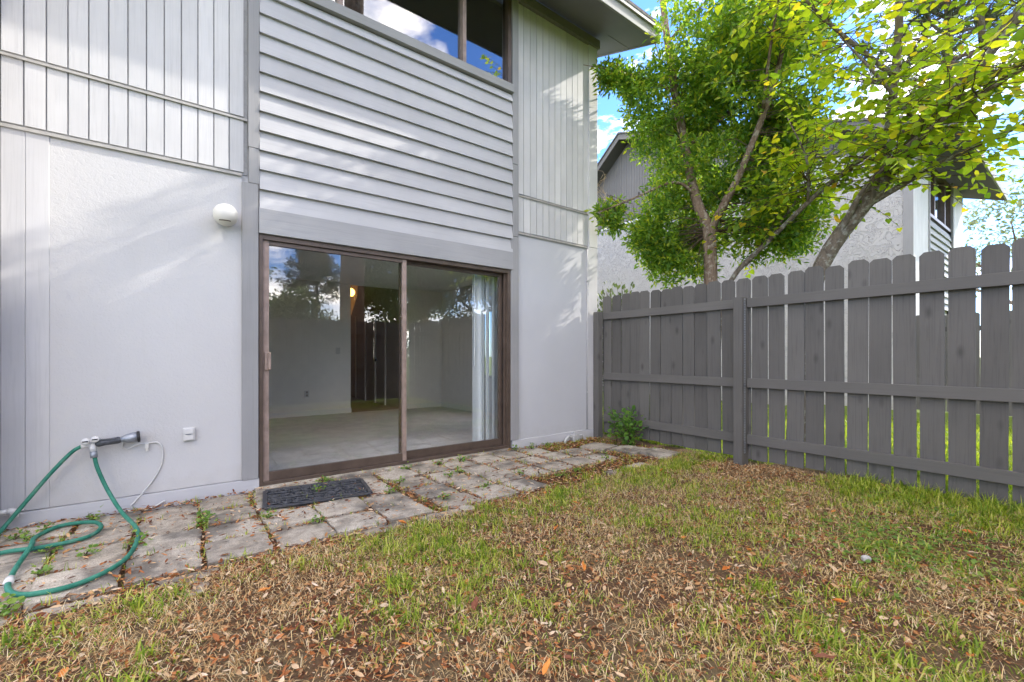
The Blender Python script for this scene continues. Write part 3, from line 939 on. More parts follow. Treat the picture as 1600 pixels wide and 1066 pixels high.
rs = solo('stepping_stone', MB().lathe([(-0.04, 0.062), (0.0, 0.065), (0.012, 0.055), (0.016, 0.03)], (1.63, 2.72, 0.005), (0.03, 0.02, 1), 14), M['concrete'], (1.63, 2.72, 0),
          'small round pale stone at the edge of the square pavers', 'stone')
st = MB()
for t, r_ in [(0, 0)]: pass
st.lathe([(-0.03, 0.01), (-0.02, 0.02), (0.0, 0.023), (0.012, 0.016), (0.017, 0.005)], (2.88, 0.74, 0.045), (0.2, 0.1, 1), 7)
st.v = [(a + 0.006 * mnoise.noise(Vector((a * 60, b_ * 60, c * 60))), b_ + 0.006 * mnoise.noise(Vector((a * 55 + 5, b_ * 60, c * 60))), 0.02 + (c - 0.02) * 0.75) for a, b_, c in st.v]
solo('pale_rock', st, M['stone'], (2.88, 0.74, 0.02), 'small white rock lying in the lawn right of centre', 'rock')

# ---------------------------------------------------------------- doormat
mat_c = Vector((0.86, 3.72, 0.022)); mrz = R(-8)
dm = thing('doormat', (0.86, 3.72, 0.02), 'black rubber scrollwork doormat in front of the sliding door', 'doormat')
def mp(u, v, z=0.0):
    return (mat_c.x + u * math.cos(mrz) - v * math.sin(mrz), mat_c.y + u * math.sin(mrz) + v * math.cos(mrz), mat_c.z + z)
MW, MH = 0.365, 0.235
b4 = MB()
def bar(m, a, b, w, z0, z1):
    a, b = Vector(a), Vector(b); d = (b - a).normalized(); n = Vector((-d.y, d.x, 0)) * w
    m.prism([tuple((a - n).xy), tuple((b - n).xy), tuple((b + n).xy), tuple((a + n).xy)], 'z', z0, z1)
zb = mat_c.z
bar(b4, mp(-MW, -MH), mp(MW, -MH), 0.016, zb - .008, zb + .005); bar(b4, mp(-MW, MH), mp(MW, MH), 0.016, zb - .008, zb + .005)
bar(b4, mp(-MW, -MH + .017), mp(-MW, MH - .017), 0.016, zb - .008, zb + .005); bar(b4, mp(MW, -MH + .017), mp(MW, MH - .017), 0.016, zb - .008, zb + .005)
part('border', b4, M['rubber'], dm, bevel=0.003)
sc = MB()
for row in range(6):
    v0 = -0.19 + row * 0.076
    for ph in (0, math.pi):
        pts = [mp(-MW + 0.02 + t * (2 * MW - .04), v0 + 0.034 * math.sin(t * 22 + ph + row * 1.3) * (0.6 + 0.4 * math.sin(t * 7 + row)), 0.002) for t in np.linspace(0, 1, 60)]
        sc.tube(pts, 0.0055, 5)
def spiral(cu, cv, r, turns, s):
    return [mp(cu + r * (1 - t) * math.cos(s * t * turns * 6.283 + cu * 9), cv + r * (1 - t) * math.sin(s * t * turns * 6.283 + cu * 9), 0.005) for t in np.linspace(0, 0.9, 26)]
for i in range(9):
    for j in range(3):
        sc.tube(spiral(-0.30 + i * 0.075, -0.14 + j * 0.14, 0.058, 1.8, 1 if (i + j) % 2 else -1), 0.006, 5)
part('scrollwork', sc, M['rubber'], dm, True)
part('mat_base', MB().prism([mp(-MW, -MH)[:2], mp(MW, -MH)[:2], mp(MW, MH)[:2], mp(-MW, MH)[:2]], 'z', zb - .007, zb - .003), M['rubber'], dm)

# ---------------------------------------------------------------- things on the wall
gl = thing('wall_light', (0.27, 4.155, 2.19), 'round white globe light on the stucco wall left of the door', 'light')
R0 = 0.085
gc = Vector((0.27, 4.06, 2.19))
part('globe', MB().lathe([(-R0 * math.cos(t), R0 * math.sin(t)) for t in np.linspace(0.03, math.pi - 0.03, 17)], gc, (0, 1, 0), 28), M['cream'], gl, True)
part('collar', MB().lathe([(0.0, 0.05), (0.055, 0.05), (0.06, 0.062), (0.098, 0.062)], (0.27, 4.06, 2.19), (0, 1, 0), 20), M['cream'], gl, True)
slot = [gc + Vector((math.sin(t) * 0.087 * 0.75, -0.087 * math.cos(t) * 0.72, -0.057)) for t in np.linspace(-0.75, 0.45, 10)]
part('slot', MB().tube(slot, 0.0045, 6), M['bronze'], gl)

ob = thing('outlet_box', (0.041, 4.157, 0.506), 'white weatherproof outlet cover low on the stucco wall', 'outlet')
part('cover', MB().box(0.005, 0.078, 4.128, 4.1575, 0.458, 0.554), M['pvc'], ob, bevel=0.004)
part('flap', MB().box(0.014, 0.069, 4.120, 4.127, 0.511, 0.547), M['pvc'], ob, bevel=0.002)
part('flap', MB().box(0.014, 0.069, 4.120, 4.127, 0.466, 0.503), M['pvc'], ob, bevel=0.002)
part('latch', MB().box(0.020, 0.055, 4.117, 4.1197, 0.504, 0.510), M['steel'], ob)

fa = thing('outdoor_faucet', (-0.27, 4.157, 0.52), 'grey outdoor faucet with long dark grip on the stucco wall', 'faucet')
part('spout', MB().lathe([(0, 0.018), (0.012, 0.036), (0.03, 0.037), (0.06, 0.033), (0.085, 0.022), (0.10, 0.018)], (-0.245, 4.085, 0.527), (-1, -0.05, -0.09), 18), M['steel'], fa, True)
part('end_ring', MB().lathe([(0, 0.022), (0.002, 0.040), (0.016, 0.040), (0.018, 0.03)], (-0.238, 4.086, 0.528), (-1, -0.05, -0.09), 18), M['black'], fa, True)
part('grip', MB().lathe([(0, 0.017), (0.02, 0.024), (0.09, 0.021), (0.12, 0.026), (0.135, 0.018)], (-0.335, 4.08, 0.517), (-1, -0.03, -0.09), 12), M['darkmetal'], fa, True)
part('handle', MB().box(-0.44, -0.36, 4.055, 4.068, 0.525, 0.536), M['darkmetal'], fa, bevel=0.003)
part('stub_pipe', MB().tube([(-0.30, 4.16, 0.505), (-0.30, 4.085, 0.505)], 0.014, 10), M['steel'], fa, True)

ys = thing('hose_splitter', (-0.49, 4.08, 0.505), 'white two way hose splitter joining the faucet to both green hose ends', 'splitter')
part('body', MB().tube([(-0.47, 4.076, 0.508), (-0.505, 4.076, 0.506)], 0.021, 12).tube([(-0.485, 4.07, 0.505), (-0.54, 4.062, 0.497)], 0.017, 12).tube([(-0.485, 4.07, 0.505), (-0.478, 4.06, 0.455)], 0.018, 12), M['pvc'], ys, True)
for cx, cz in ((-0.515, 0.528), (-0.468, 0.538)):
    part('valve_knob', MB().lathe([(0, 0.020), (0.004, 0.022), (0.012, 0.022), (0.016, 0.012)], (cx, 4.05, cz), (0, -1, 0.15), 14), M['pvc'], ys, True)
    part('valve_slot', MB().box(cx - 0.014, cx + 0.014, 4.0315, 4.0345, cz - 0.003, cz + 0.005), M['black'], ys)
part('coupling', MB().tube([(-0.478, 4.06, 0.456), (-0.473, 4.055, 0.415)], 0.020, 12), M['steel'], ys, True)

ho = thing('garden_hose', (-0.4, 3.5, 0.0), 'green garden hose hanging from the wall and looped on the pavers', 'hose')
HR = 0.0118
h1 = [(-0.473, 4.055, 0.43), (-0.455, 4.045, 0.34), (-0.40, 4.01, 0.19), (-0.32, 3.87, 0.07), (-0.235, 3.62, 0.032), (-0.208, 3.38, 0.03), (-0.245, 3.06, 0.03),
      (-0.385, 2.885, 0.028), (-0.55, 2.89, 0.026), (-0.635, 2.99, 0.03), (-0.668, 3.22, 0.03), (-0.662, 3.50, 0.058), (-0.69, 3.76, 0.032), (-0.61, 3.925, 0.03),
      (-0.46, 3.885, 0.03), (-0.405, 3.73, 0.03), (-0.455, 3.58, 0.03), (-0.62, 3.545, 0.03), (-0.78, 3.575, 0.03), (-0.86, 3.45, 0.03), (-0.84, 3.0, 0.03), (-0.9, 2.4, 0.03)]
part('hose_run', MB().tube(catmull(h1, 10), HR, 12), M['hose'], ho, True)
h2 = [(-0.535, 4.063, 0.498), (-0.585, 4.058, 0.462), (-0.68, 4.05, 0.34), (-0.78, 4.03, 0.19), (-0.865, 3.99, 0.06), (-0.885, 3.87, 0.03), (-0.885, 3.72, 0.03)]
part('hose_run', MB().tube(catmull(h2, 10), HR, 12), M['hose'], ho, True)
part('hose_mender', MB().tube([(-0.655, 3.07, 0.031), (-0.659, 3.13, 0.031)], 0.0185, 12), M['pvc'], ho, True)

def Fw(px, py, y):
    c, s = math.cos(R(53.2)), math.sin(R(53.2))
    r = (px - 800) / 689; u = (556 - py) / 689
    d = (c + s * r, s - c * r, u); t = y / d[1]
    return (d[0] * t, y, 1.1 + u * t)
cz_ = [(555, 225), (540, 290), (600, 320), (720, 265), (820, 255), (960, 240), (1020, 330), (1000, 520), (880, 720), (700, 930), (645, 1000), (700, 1030), (880, 1020), (1050, 930)]
cp = [Fw(120 + a / 7.614, 660 + b / 7.614, 4.148 if b < 800 else 4.125) for a, b in cz_]
cb = thing('white_cable', (-0.15, 4.14, 0.2), 'thin white cable looping down the stucco wall from a clip beside the faucet', 'cable')
part('cable_run', MB().tube(catmull(cp, 8), 0.0048, 8), M['pvc'], cb, True)
part('clip', MB().box(-0.215, -0.195, 4.135, 4.157, 0.43, 0.462).tube([(-0.203, 4.14, 0.428), (-0.203, 4.14, 0.41)], 0.008, 8), M['cream'], cb)

pe = thing('pipe_elbow', (-0.88, 4.1, 0.11), 'white plastic pipe elbow at the foot of the wall in the left corner', 'pipe')
part('pipe', MB().tube([(-0.921, 4.09, 0.125), (-0.865, 4.09, 0.125)], 0.017, 12), M['pvc'], pe, True)
part('elbow', MB().tube(catmull([(-0.873, 4.09, 0.126), (-0.85, 4.09, 0.122), (-0.845, 4.09, 0.10), (-0.845, 4.09, 0.085)], 5), 0.021, 12), M['pvc'], pe, True)

pb = thing('condensate_drain', (4.05, 4.09, 0.0), 'white drain box with curved pipes at the wall base near the fence', 'drain')
part('box', MB().box(4.02, 4.13, 4.05, 4.133, -0.01, 0.085), M['clear_pipe'], pb, bevel=0.008)
part('pipe', MB().tube(catmull([(4.02, 4.08, 0.045), (3.95, 4.07, 0.065), (3.89, 4.06, 0.04), (3.86, 4.05, -0.01)], 6), 0.016, 10), M['clear_pipe'], pb, True)
part('pipe', MB().tube(catmull([(4.13, 4.08, 0.05), (4.19, 4.07, 0.06), (4.24, 4.06, 0.0)], 6), 0.016, 10), M['clear_pipe'], pb, True)
part('cap', MB().tube([(4.06, 4.08, 0.086), (4.06, 4.08, 0.12)], 0.015, 10), M['clear_pipe'], pb)

cn = thing('wall_conduit', (4.37, 4.14, 0.1), 'thin white conduit running up the right edge of the smooth wall panel', 'conduit')
part('conduit_pipe', MB().tube([(4.366, 4.146, 0.11), (4.366, 4.146, 2.53)], 0.009, 8), M['trim_white'], cn, True)
for z in (0.6, 1.32, 2.1):
    part('strap', MB().box(4.348, 4.384, 4.132, 4.139, z, z + 0.02), M['trim_white'], cn)

# ---------------------------------------------------------------- trees
LEAF = ([(0, 0, 0), (0.5, 0.42, 0.10), (0, 0.5, 0.0), (-0.5, 0.42, 0.10), (0.30, 0.80, 0.04), (-0.30, 0.80, 0.04), (0, 1.0, -0.08)],
        [(0, 1, 2), (0, 2, 3), (2, 1, 4), (2, 4, 6), (2, 6, 5), (2, 5, 3)])
SLIM = ([(0, 0, 0), (0.5, 0.5, 0.12), (0, 1, 0), (-0.5, 0.5, 0.12)], [(0, 1, 2), (0, 2, 3)])
HEART = ([(0, 0, 0), (0.30, -0.12, 0.05), (0.52, 0.12, 0.10), (0.46, 0.42, 0.07), (0.22, 0.75, 0.0), (0, 1.0, -0.14),
          (-0.22, 0.75, 0.0), (-0.46, 0.42, 0.07), (-0.52, 0.12, 0.10), (-0.30, -0.12, 0.05), (0, 0.4, -0.01)],
         [(10, 0, 1), (10, 1, 2), (10, 2, 3), (10, 3, 4), (10, 4, 5), (10, 5, 6), (10, 6, 7), (10, 7, 8), (10, 8, 9), (10, 9, 0)])

def ell_pts(ells, n):
    w = np.array([e[2] for e in ells], float); w /= w.sum()
    ids = rng.choice(len(ells), n, p=w)
    u = rng.normal(size=(n, 3)); u /= np.linalg.norm(u, axis=1, keepdims=True)
    r = rng.random(n) ** (1 / 2.4)
    c = np.array([e[0] for e in ells])[ids]; rad = np.array([e[1] for e in ells])[ids]
    return c + u * rad * r[:, None], ids

def gapped(p, scale, thr):
    k = np.array([mnoise.noise(Vector(q) * scale) for q in p])
    return p[k > thr]

def tree(name, base, label, cat, trunk, limbs, bmat, group=None):
    t = thing(name, base, label, cat, group)
    part('trunk', MB().tube(catmull(trunk[0], 5), list(np.interp(np.linspace(0, 1, (len(trunk[0]) - 1) * 5 + 1), np.linspace(0, 1, len(trunk[1])), trunk[1])), 14), bmat, t, True)
    for pts, rs in limbs:
        part('limb', MB().tube(catmull(pts, 5), list(np.interp(np.linspace(0, 1, (len(pts) - 1) * 5 + 1), np.linspace(0, 1, len(rs)), rs)), 9), bmat, t, True)
    return t

def twig_to(mb, limb_pts, targets, r0=0.006):
    L = np.array([tuple(p) for p in limb_pts])
    for q in targets:
        d = np.linalg.norm(L - q, axis=1) + np.maximum(0, L[:, 2] - q[2]) * 0.8
        a = L[int(np.argmin(d))]
        m = (a + q) / 2 + rng.normal(0, 0.05, 3) + np.array([0, 0, 0.06])
        mb.tube([a, m, q], [r0, r0 * 0.7, r0 * 0.3], 4, False)

def cluster_leaves(cent, per, spread, size, asp, up=0.35):
    n = len(cent) * per
    c = np.repeat(cent, per, axis=0)
    d = rng.normal(size=(n, 3)); d[:, 2] += up; d /= np.linalg.norm(d, axis=1, keepdims=True)
    pos = c + d * rng.random((n, 1)) * spread
    s = size * rng.uniform(0.65, 1.25, n)
    scl = np.stack([s * asp, s, s], axis=1)
    dd = d + rng.normal(0, 0.35, (n, 3)) + np.array([0, 0, -0.15])
    return frames(dd, 0.6), scl, pos

# --- laurel-like tree right behind the fence
A_trunk = ([(5.30, 2.93, -0.05), (5.31, 2.95, 1.1), (5.30, 2.93, 2.0), (5.28, 2.94, 2.75)], [0.10, 0.085, 0.08, 0.075])
A_limbs = [([(5.28, 2.94, 2.68), (5.27, 3.12, 3.15), (5.25, 3.3, 4.1), (5.22, 3.44, 5.0), (5.2, 3.55, 5.9), (5.2, 3.7, 7.4)], [0.07, 0.06, 0.055, 0.05, 0.04, 0.015]),
           ([(5.28, 2.94, 2.65), (5.29, 2.72, 3.0), (5.31, 2.56, 3.3), (5.42, 2.25, 4.2), (5.5, 2.0, 5.4)], [0.055, 0.048, 0.04, 0.03, 0.012]),
           ([(5.27, 3.10, 3.15), (5.0, 3.25, 3.3), (4.6, 3.6, 3.1), (4.2, 3.82, 2.9)], [0.022, 0.018, 0.012, 0.005]),
           ([(5.23, 3.40, 4.6), (4.9, 3.6, 4.75), (4.5, 3.78, 4.8), (4.0, 3.86, 4.72)], [0.02, 0.015, 0.01, 0.004]),
           ([(5.25, 3.25, 3.8), (5.7, 2.8, 4.3), (6.1, 2.4, 4.8)], [0.025, 0.018, 0.006]),
           ([(5.38, 2.35, 3.9), (5.0, 2.1, 4.4), (4.8, 1.9, 4.9)], [0.02, 0.014, 0.005]),
           ([(5.22, 3.5, 5.3), (5.5, 3.0, 5.8), (5.7, 2.5, 6.3)], [0.02, 0.014, 0.006])]
ta = tree('leafy_tree', (5.30, 2.93, 0), 'dense green small-leaved tree with forked brown trunk close behind the fence', 'tree', A_trunk, A_limbs, M['bark_a'])
A_ell = [((5.25, 3.0, 3.15), (0.95, 0.75, 0.72), 1.5), ((5.15, 3.42, 4.3), (0.75, 0.55, 0.8), 1.4), ((5.45, 2.45, 4.4), (0.95, 0.75, 0.9), 1.7),
         ((5.5, 2.65, 5.15), (1.35, 1.0, 0.65), 1.5), ((4.98, 3.50, 2.75), (0.48, 0.36, 0.5), 0.75), ((4.62, 3.74, 4.72), (0.36, 0.16, 0.26), 0.22),
         ((4.2, 3.82, 4.72), (0.28, 0.10, 0.16), 0.09), ((4.35, 3.78, 2.92), (0.32, 0.12, 0.20), 0.10), ((5.5, 2.5, 2.7), (0.5, 0.5, 0.45), 0.35), ((5.2, 3.3, 2.4), (0.6, 0.4, 0.45), 0.6), ((5.75, 2.35, 3.6), (0.6, 0.5, 0.75), 0.9), ((5.7, 2.2, 2.75), (0.55, 0.45, 0.5), 0.5)]
cent, _ = ell_pts(A_ell, 6600)
cent = cent + np.array([0.20, 0.06, 0.0])
LS = np.array([tuple(p) for l in A_limbs[:2] for p in catmull(l[0], 6)] + [tuple(p) for p in catmull(A_trunk[0], 6)])
near = np.array([np.min(np.linalg.norm(LS - q, axis=1)) for q in cent])
cent = cent[(near > 0.15) & ~((near < 0.75) & (cent[:, 0] + 0.55 * cent[:, 1] < 6.75) & (cent[:, 2] < 4.4) & (rng.random(len(cent)) < 0.8))]
cent = gapped(cent, 2.6, -0.16)
rot, scl, pos = cluster_leaves(cent, 14, 0.11, 0.080, 0.38)
ok = ~((pos[:, 0] < 4.62) & (pos[:, 1] > 4.05))
cr = link('crown', scatter_mesh('crown', *SLIM, rot[ok], scl[ok], pos[ok], M['leaf_a'], wloc(ta)), ta, wloc(ta)); cr['kind'] = 'stuff'
tw = MB()
LP = [p for l in A_limbs for p in catmull(l[0], 6)]
twig_to(tw, LP, cent[::9])
o = part('twigs', tw, M['twig'], ta); o['kind'] = 'stuff'

# --- heart-leaved leaning tree
B_trunk = ([(5.62, 2.10, -0.05), (5.60, 2.02, 1.2), (5.58, 1.82, 2.1), (5.50, 1.27, 2.84)], [0.105, 0.088, 0.08, 0.074])
B_limbs = [([(5.50, 1.28, 2.83), (5.45, 0.96, 3.2), (5.4, 0.37, 3.9), (5.25, -0.1, 4.6), (5.0, -0.4, 5.6), (4.8, -0.6, 6.6)], [0.068, 0.058, 0.048, 0.038, 0.026, 0.01]),
           ([(5.51, 1.30, 2.8), (5.52, 1.24, 3.3), (5.50, 1.16, 4.5), (5.35, 1.25, 5.6), (5.15, 1.3, 6.9)], [0.045, 0.04, 0.033, 0.024, 0.008]),
           ([(5.56, 1.70, 2.3), (5.3, 1.35, 2.75), (5.1, 0.85, 3.05), (4.9, 0.3, 3.2), (4.75, -0.3, 3.25)], [0.03, 0.026, 0.02, 0.014, 0.006]),
           ([(5.53, 1.45, 2.6), (5.55, 0.9, 2.85), (5.5, 0.3, 3.0), (5.5, -0.4, 3.05)], [0.03, 0.022, 0.015, 0.006]),
           ([(5.50, 1.2, 3.8), (5.1, 1.5, 4.2), (4.7, 1.7, 4.5), (4.3, 1.8, 4.6)], [0.025, 0.018, 0.012, 0.004]),
           ([(5.46, 1.0, 3.2), (5.0, 1.2, 3.6), (4.7, 1.4, 3.95)], [0.02, 0.014, 0.005]),
           ([(5.42, 0.6, 3.7), (5.0, 0.6, 4.3), (4.6, 0.7, 4.9), (4.1, 0.8, 5.3)], [0.025, 0.018, 0.012, 0.004])]
tb_ = tree('leaning_tree', (5.62, 2.10, 0), 'leaning heart-leaved tree with lichen spotted trunk behind the right part of the fence', 'tree', B_trunk, B_limbs, M['bark_b'])
C_trunk = ([(5.55, 2.98, -0.05), (5.54, 2.95, 1.4), (5.52, 2.78, 2.05), (5.46, 2.3, 2.45)], [0.035, 0.032, 0.03, 0.027])
C_limbs = [([(5.46, 2.3, 2.45), (5.4, 1.75, 2.86), (5.32, 1.2, 3.12), (5.2, 0.6, 3.3), (5.0, 0.0, 3.4)], [0.027, 0.024, 0.019, 0.012, 0.005]),
           ([(5.50, 2.6, 2.2), (5.55, 2.1, 2.8), (5.6, 1.8, 3.4)], [0.02, 0.014, 0.005]),
           ([(5.42, 1.9, 2.75), (5.1, 1.8, 3.1), (4.9, 1.9, 3.5)], [0.015, 0.011, 0.004])]
tc_ = tree('slender_tree', (5.55, 2.98, 0), 'slender heart-leaved sapling rising slantwise between the two bigger trees', 'tree', C_trunk, C_limbs, M['bark_b'])

def twigged(limbs, n, lmin, lmax, zmin, step=0.062, drop=0.12):
    """twigs along the limbs with alternate leaves; returns the twig mesh and leaf frames"""
    mb = MB(); P = []; D = []
    pool = []
    for pts, rs in limbs:
        c = catmull(pts, 6); pool += c[len(c) // 5:]
    for i in range(n):
        a = pool[rng.integers(len(pool))]
        ang = rng.uniform(0, 6.283)
        d = Vector((math.cos(ang), math.sin(ang), rng.uniform(-0.25, 0.55))).normalized()
        L = rng.uniform(lmin, lmax)
        pts = [a]
        m = max(4, int(L / step))
        for q in range(m):
            d = (d + Vector((rng.normal(0, 0.10), rng.normal(0, 0.10), rng.normal(0, 0.07) - drop * 0.12))).normalized()
            pts.append(pts[-1] + d * (L / m))
        if pts[-1].z < zmin or any(p.x < 4.7 and p.y > 3.9 for p in pts): continue
        mb.tube(pts, list(np.linspace(0.005, 0.0015, len(pts))), 4, False)
        side = 1
        for q in range(2, len(pts)):
            t = (pts[q] - pts[q - 1]).normalized()
            s = t.cross(Vector((0, 0, 1))) * side; side = -side
            dd = (s * 0.8 + t * 0.5 + Vector((0, 0, rng.uniform(-0.75, 0.05)))).normalized()
            P.append(tuple(pts[q] + dd * 0.02)); D.append(tuple(dd))
    return mb, np.array(P), np.array(D)

def heart_foliage(t, limbs, n, lmin, lmax, singles):
    mb, P, D = twigged(limbs, n, lmin, lmax, 2.05)
    o = part('twigs', mb, M['twig'], t); o['kind'] = 'stuff'
    s = rng.uniform(0.036, 0.082, len(P)) * np.where(rng.random(len(P)) < .12, 1.25, 1)
    rot = frames(D, 0.35)
    # the leaves nearest to the camera, and in its view, become parts of their own
    rel = P - np.array([0, 0, 1.1])
    Z = rel[:, 0] * 0.599 + rel[:, 1] * 0.801; X = rel[:, 0] * 0.801 - rel[:, 1] * 0.599
    vis = (Z > 0.5) & (np.abs(X / np.maximum(Z, .1)) < 1.15) & (rel[:, 2] / np.maximum(Z, .1) < 0.80)
    px = np.where(vis, s / np.maximum(Z, 0.1), 0)
    order = np.argsort(-px)
    one = order[:singles]; one = one[px[one] > 0]
    rest = np.setdiff1d(np.arange(len(P)), one)
    c = link('crown', scatter_mesh('crown', *HEART, rot[rest], np.stack([s[rest]] * 3, 1), P[rest], M['leaf_b'], wloc(t)), t, wloc(t)); c['kind'] = 'stuff'
    me = mesh_of('leaf', (lambda m: (setattr(m, 'v', [tuple(v) for v in HEART[0]]), setattr(m, 'f', list(HEART[1])), m)[2])(MB()), M['leaf_b_obj'])
    for i in one:
        o = link('leaf', me, t, tuple(P[i]))
        o.rotation_euler = Matrix(rot[i].tolist()).to_euler(); o.scale = (s[i],) * 3
heart_foliage(tb_, B_limbs, 350, 0.35, 1.15, 220)
heart_foliage(tc_, C_limbs, 170, 0.3, 0.95, 75)

# hanging dry vine from the eave into the leafy tree
solo('dry_vine', MB().tube(catmull([(4.95, 3.6, 5.62), (4.97, 3.52, 5.25), (5.0, 3.40, 4.75), (5.08, 3.32, 4.3), (5.2, 3.28, 3.9)], 6), [0.008] * 25, 6), M['drytwig'], (4.97, 3.5, 4.2),
     'thin tan vine stem hanging from the roof corner down into the leafy tree', 'vine', smooth=True)
tn = MB()
for i in range(16):
    c = Vector((4.72, 4.25, 3.1 + i * 0.03)); a0 = rng.uniform(0, 6.28)
    tn.tube([c + Vector((0.10 * math.cos(a0 + t * 4) + 0.04 * rng.normal(), 0.08 * math.sin(a0 + t * 4), 0.18 * math.sin(t * 3 + i))) for t in np.linspace(0, 1, 7)], 0.003, 4, False)
solo('dead_vine_tangle', tn, M['drytwig'], (4.72, 4.25, 2.8), 'tangle of dry vine stems hanging at the corner of the white house wall', 'vine')

# far and hidden trees
def big_tree(name, base, h, spread, label, leafmat, n=420, per=16, leaf=0.20, group=None, lean=(0, 0), bare=0.35, bmat=None, thr=-0.12, low=False):
    x, y, z = base
    top = (x + lean[0], y + lean[1], z + h)
    tr = ([(x, y, z - 0.1), (x + lean[0] * .3, y + lean[1] * .3, z + h * 0.35), (x + lean[0] * .8, y + lean[1] * .8, z + h * 0.8)], [h * 0.028, h * 0.02, h * 0.006])
    limbs = []
    ells = [((x + lean[0] * .7, y + lean[1] * .7, z + h * 0.72), (spread * .6, spread * .6, h * 0.26), 1.4)]
    for i in range(7):
        a = i * 0.9 + rng.uniform(0, 0.5); zz = z + h * rng.uniform(bare, 0.6)
        e = (x + math.cos(a) * spread * .75, y + math.sin(a) * spread * .75, zz + h * rng.uniform(0.1, 0.3))
        m = ((x + e[0]) / 2, (y + e[1]) / 2, zz + h * 0.08)
        limbs.append(([(x + lean[0] * .4, y + lean[1] * .4, zz - h * .05), m, e], [h * 0.010, h * 0.007, h * 0.002]))
        ells.append((e, (spread * .42, spread * .42, h * 0.14), 0.8))
    if low:
        ells.append(((x, y, z + h * .33), (spread * .85, spread * .85, h * .25), 1.6))
    t = tree(name, base, label, 'tree', tr, limbs, bmat or M['bark_a'], group)
    c, _ = ell_pts(ells, n); c = gapped(c, 0.9, thr)
    rot, scl, pos = cluster_leaves(c, per, leaf * 2.2, leaf, 0.55, 0.2)
    o = link('crown', scatter_mesh('crown', *SLIM, rot, scl, pos, leafmat, wloc(t)), t, wloc(t)); o['kind'] = 'stuff'
    return t

def pine(name, base, h, label, n=46, group=None, crown0=0.62, rad=0.2):
    x, y, z = base
    tr = ([(x, y, z - .1), (x + .1, y, z + h * .5), (x, y + .1, z + h)], [h * 0.016, h * 0.012, h * 0.003])
    limbs = []; cl = []
    for i in range(n):
        zz = z + h * (crown0 + (1 - crown0) * (i / n)); a = i * 2.4 + rng.uniform(-.3, .3)
        L = h * rad * (1 - 0.7 * i / n) * rng.uniform(0.6, 1.1)
        e = (x + math.cos(a) * L, y + math.sin(a) * L, zz + L * 0.25)
        limbs.append(([(x, y, zz), ((x + e[0]) / 2, (y + e[1]) / 2, zz + L * .02), e], [h * 0.004, h * 0.003, h * 0.001]))
        for q in range(9):
            t = rng.uniform(0.35, 1.05)
            cl.append((x + math.cos(a) * L * t + rng.normal(0, .22), y + math.sin(a) * L * t + rng.normal(0, .22), zz + L * .25 * t + rng.normal(0, .18)))
    t = thing(name, base, label, 'tree', group)
    part('trunk', MB().tube(catmull(tr[0], 5), list(np.interp(np.linspace(0, 1, 11), [0, .5, 1], tr[1])), 12), M['bark_p'], t, True)
    lm = MB()
    for pts, rs in limbs: lm.tube(pts, rs, 5, False)
    part('limbs', lm, M['bark_p'], t)
    c = np.array(cl)
    rot, scl, pos = cluster_leaves(c, 34, 0.10, 0.36, 0.045, 0.5)
    o = link('crown', scatter_mesh('crown', *SLIM, rot, scl, pos, M['needle'], wloc(t)), t, wloc(t)); o['kind'] = 'stuff'
    return t

big_tree('oak_tree', (41, 2.6, 0), 12.0, 6.5, 'pale spreading oak beyond the low building at the right edge', M['leaf_pale'], 700, 14, 0.26)
pine('pine_tree', (31, 4.6, 0), 23, 'tall thin pine with grey needles above the neighbouring roof at top right', 50)
# behind the camera: what the door and window mirror
pine('pine_tree', (4.3, -5.9, 0), 25, 'tall pine with straight bare trunk, mirrored near the middle of the glass door', 30, None, 0.76, 0.14)
pine('pine_tree', (7.8, -26, 0), 9.6, 'distant round-topped pine mirrored at the left of the glass door', 40, None, 0.55, 0.24)
big_tree('oak_tree', (5.4, -25, 0), 5.6, 3.6, 'broad oak below the pine, mirrored low in the left of the door', M['leaf_far'], 900, 18, 0.26, low=True)
big_tree('oak_tree', (12.8, -22, 0), 8.0, 3.6, 'oak mirrored left of the centre stile of the glass door', M['leaf_far'], 900, 18, 0.26, low=True)
big_tree('oak_tree', (12.3, -9.5, 0), 8.0, 3.4, 'bushy oak mirrored behind the fence in the right door pane', M['leaf_far'], 1000, 20, 0.18, low=True)
big_tree('oak_tree', (9.6, -11.5, 0), 8.6, 3.0, 'tallest oak mirrored at the right end of the glass door', M['leaf_far'], 1000, 20, 0.2, low=True)
big_tree('oak_tree', (-1.0, -30, 0), 8.0, 6, 'low far oak behind the camera towards the left', M['leaf_far'], 700, 16, 0.3, low=True)
big_tree('oak_tree', (-24, 16, 0), 9.5, 6, 'broad oak far off to the left of the townhouse', M['leaf_far'], 700, 16, 0.3, low=True)
big_tree('oak_tree', (-22, 4, 0), 8.0, 5.5, 'low oak far out on the open left side of the yard', M['leaf_far'], 700, 16, 0.3, low=True)
# beyond the fence outside the frame: keeps the sun off the lawn
big_tree('oak_tree', (13.2, -2.5, 0), 12.0, 3.4, 'high-crowned oak standing beyond the fence outside the right edge of the picture', M['leaf_far'], 1000, 20, 0.17, bare=0.5, thr=-0.3)
big_tree('oak_tree', (17.5, -4.6, 0), 14.0, 4.6, 'second high-crowned oak further out past the right edge of the picture', M['leaf_far'], 800, 18, 0.2, bare=0.45, thr=-0.3)

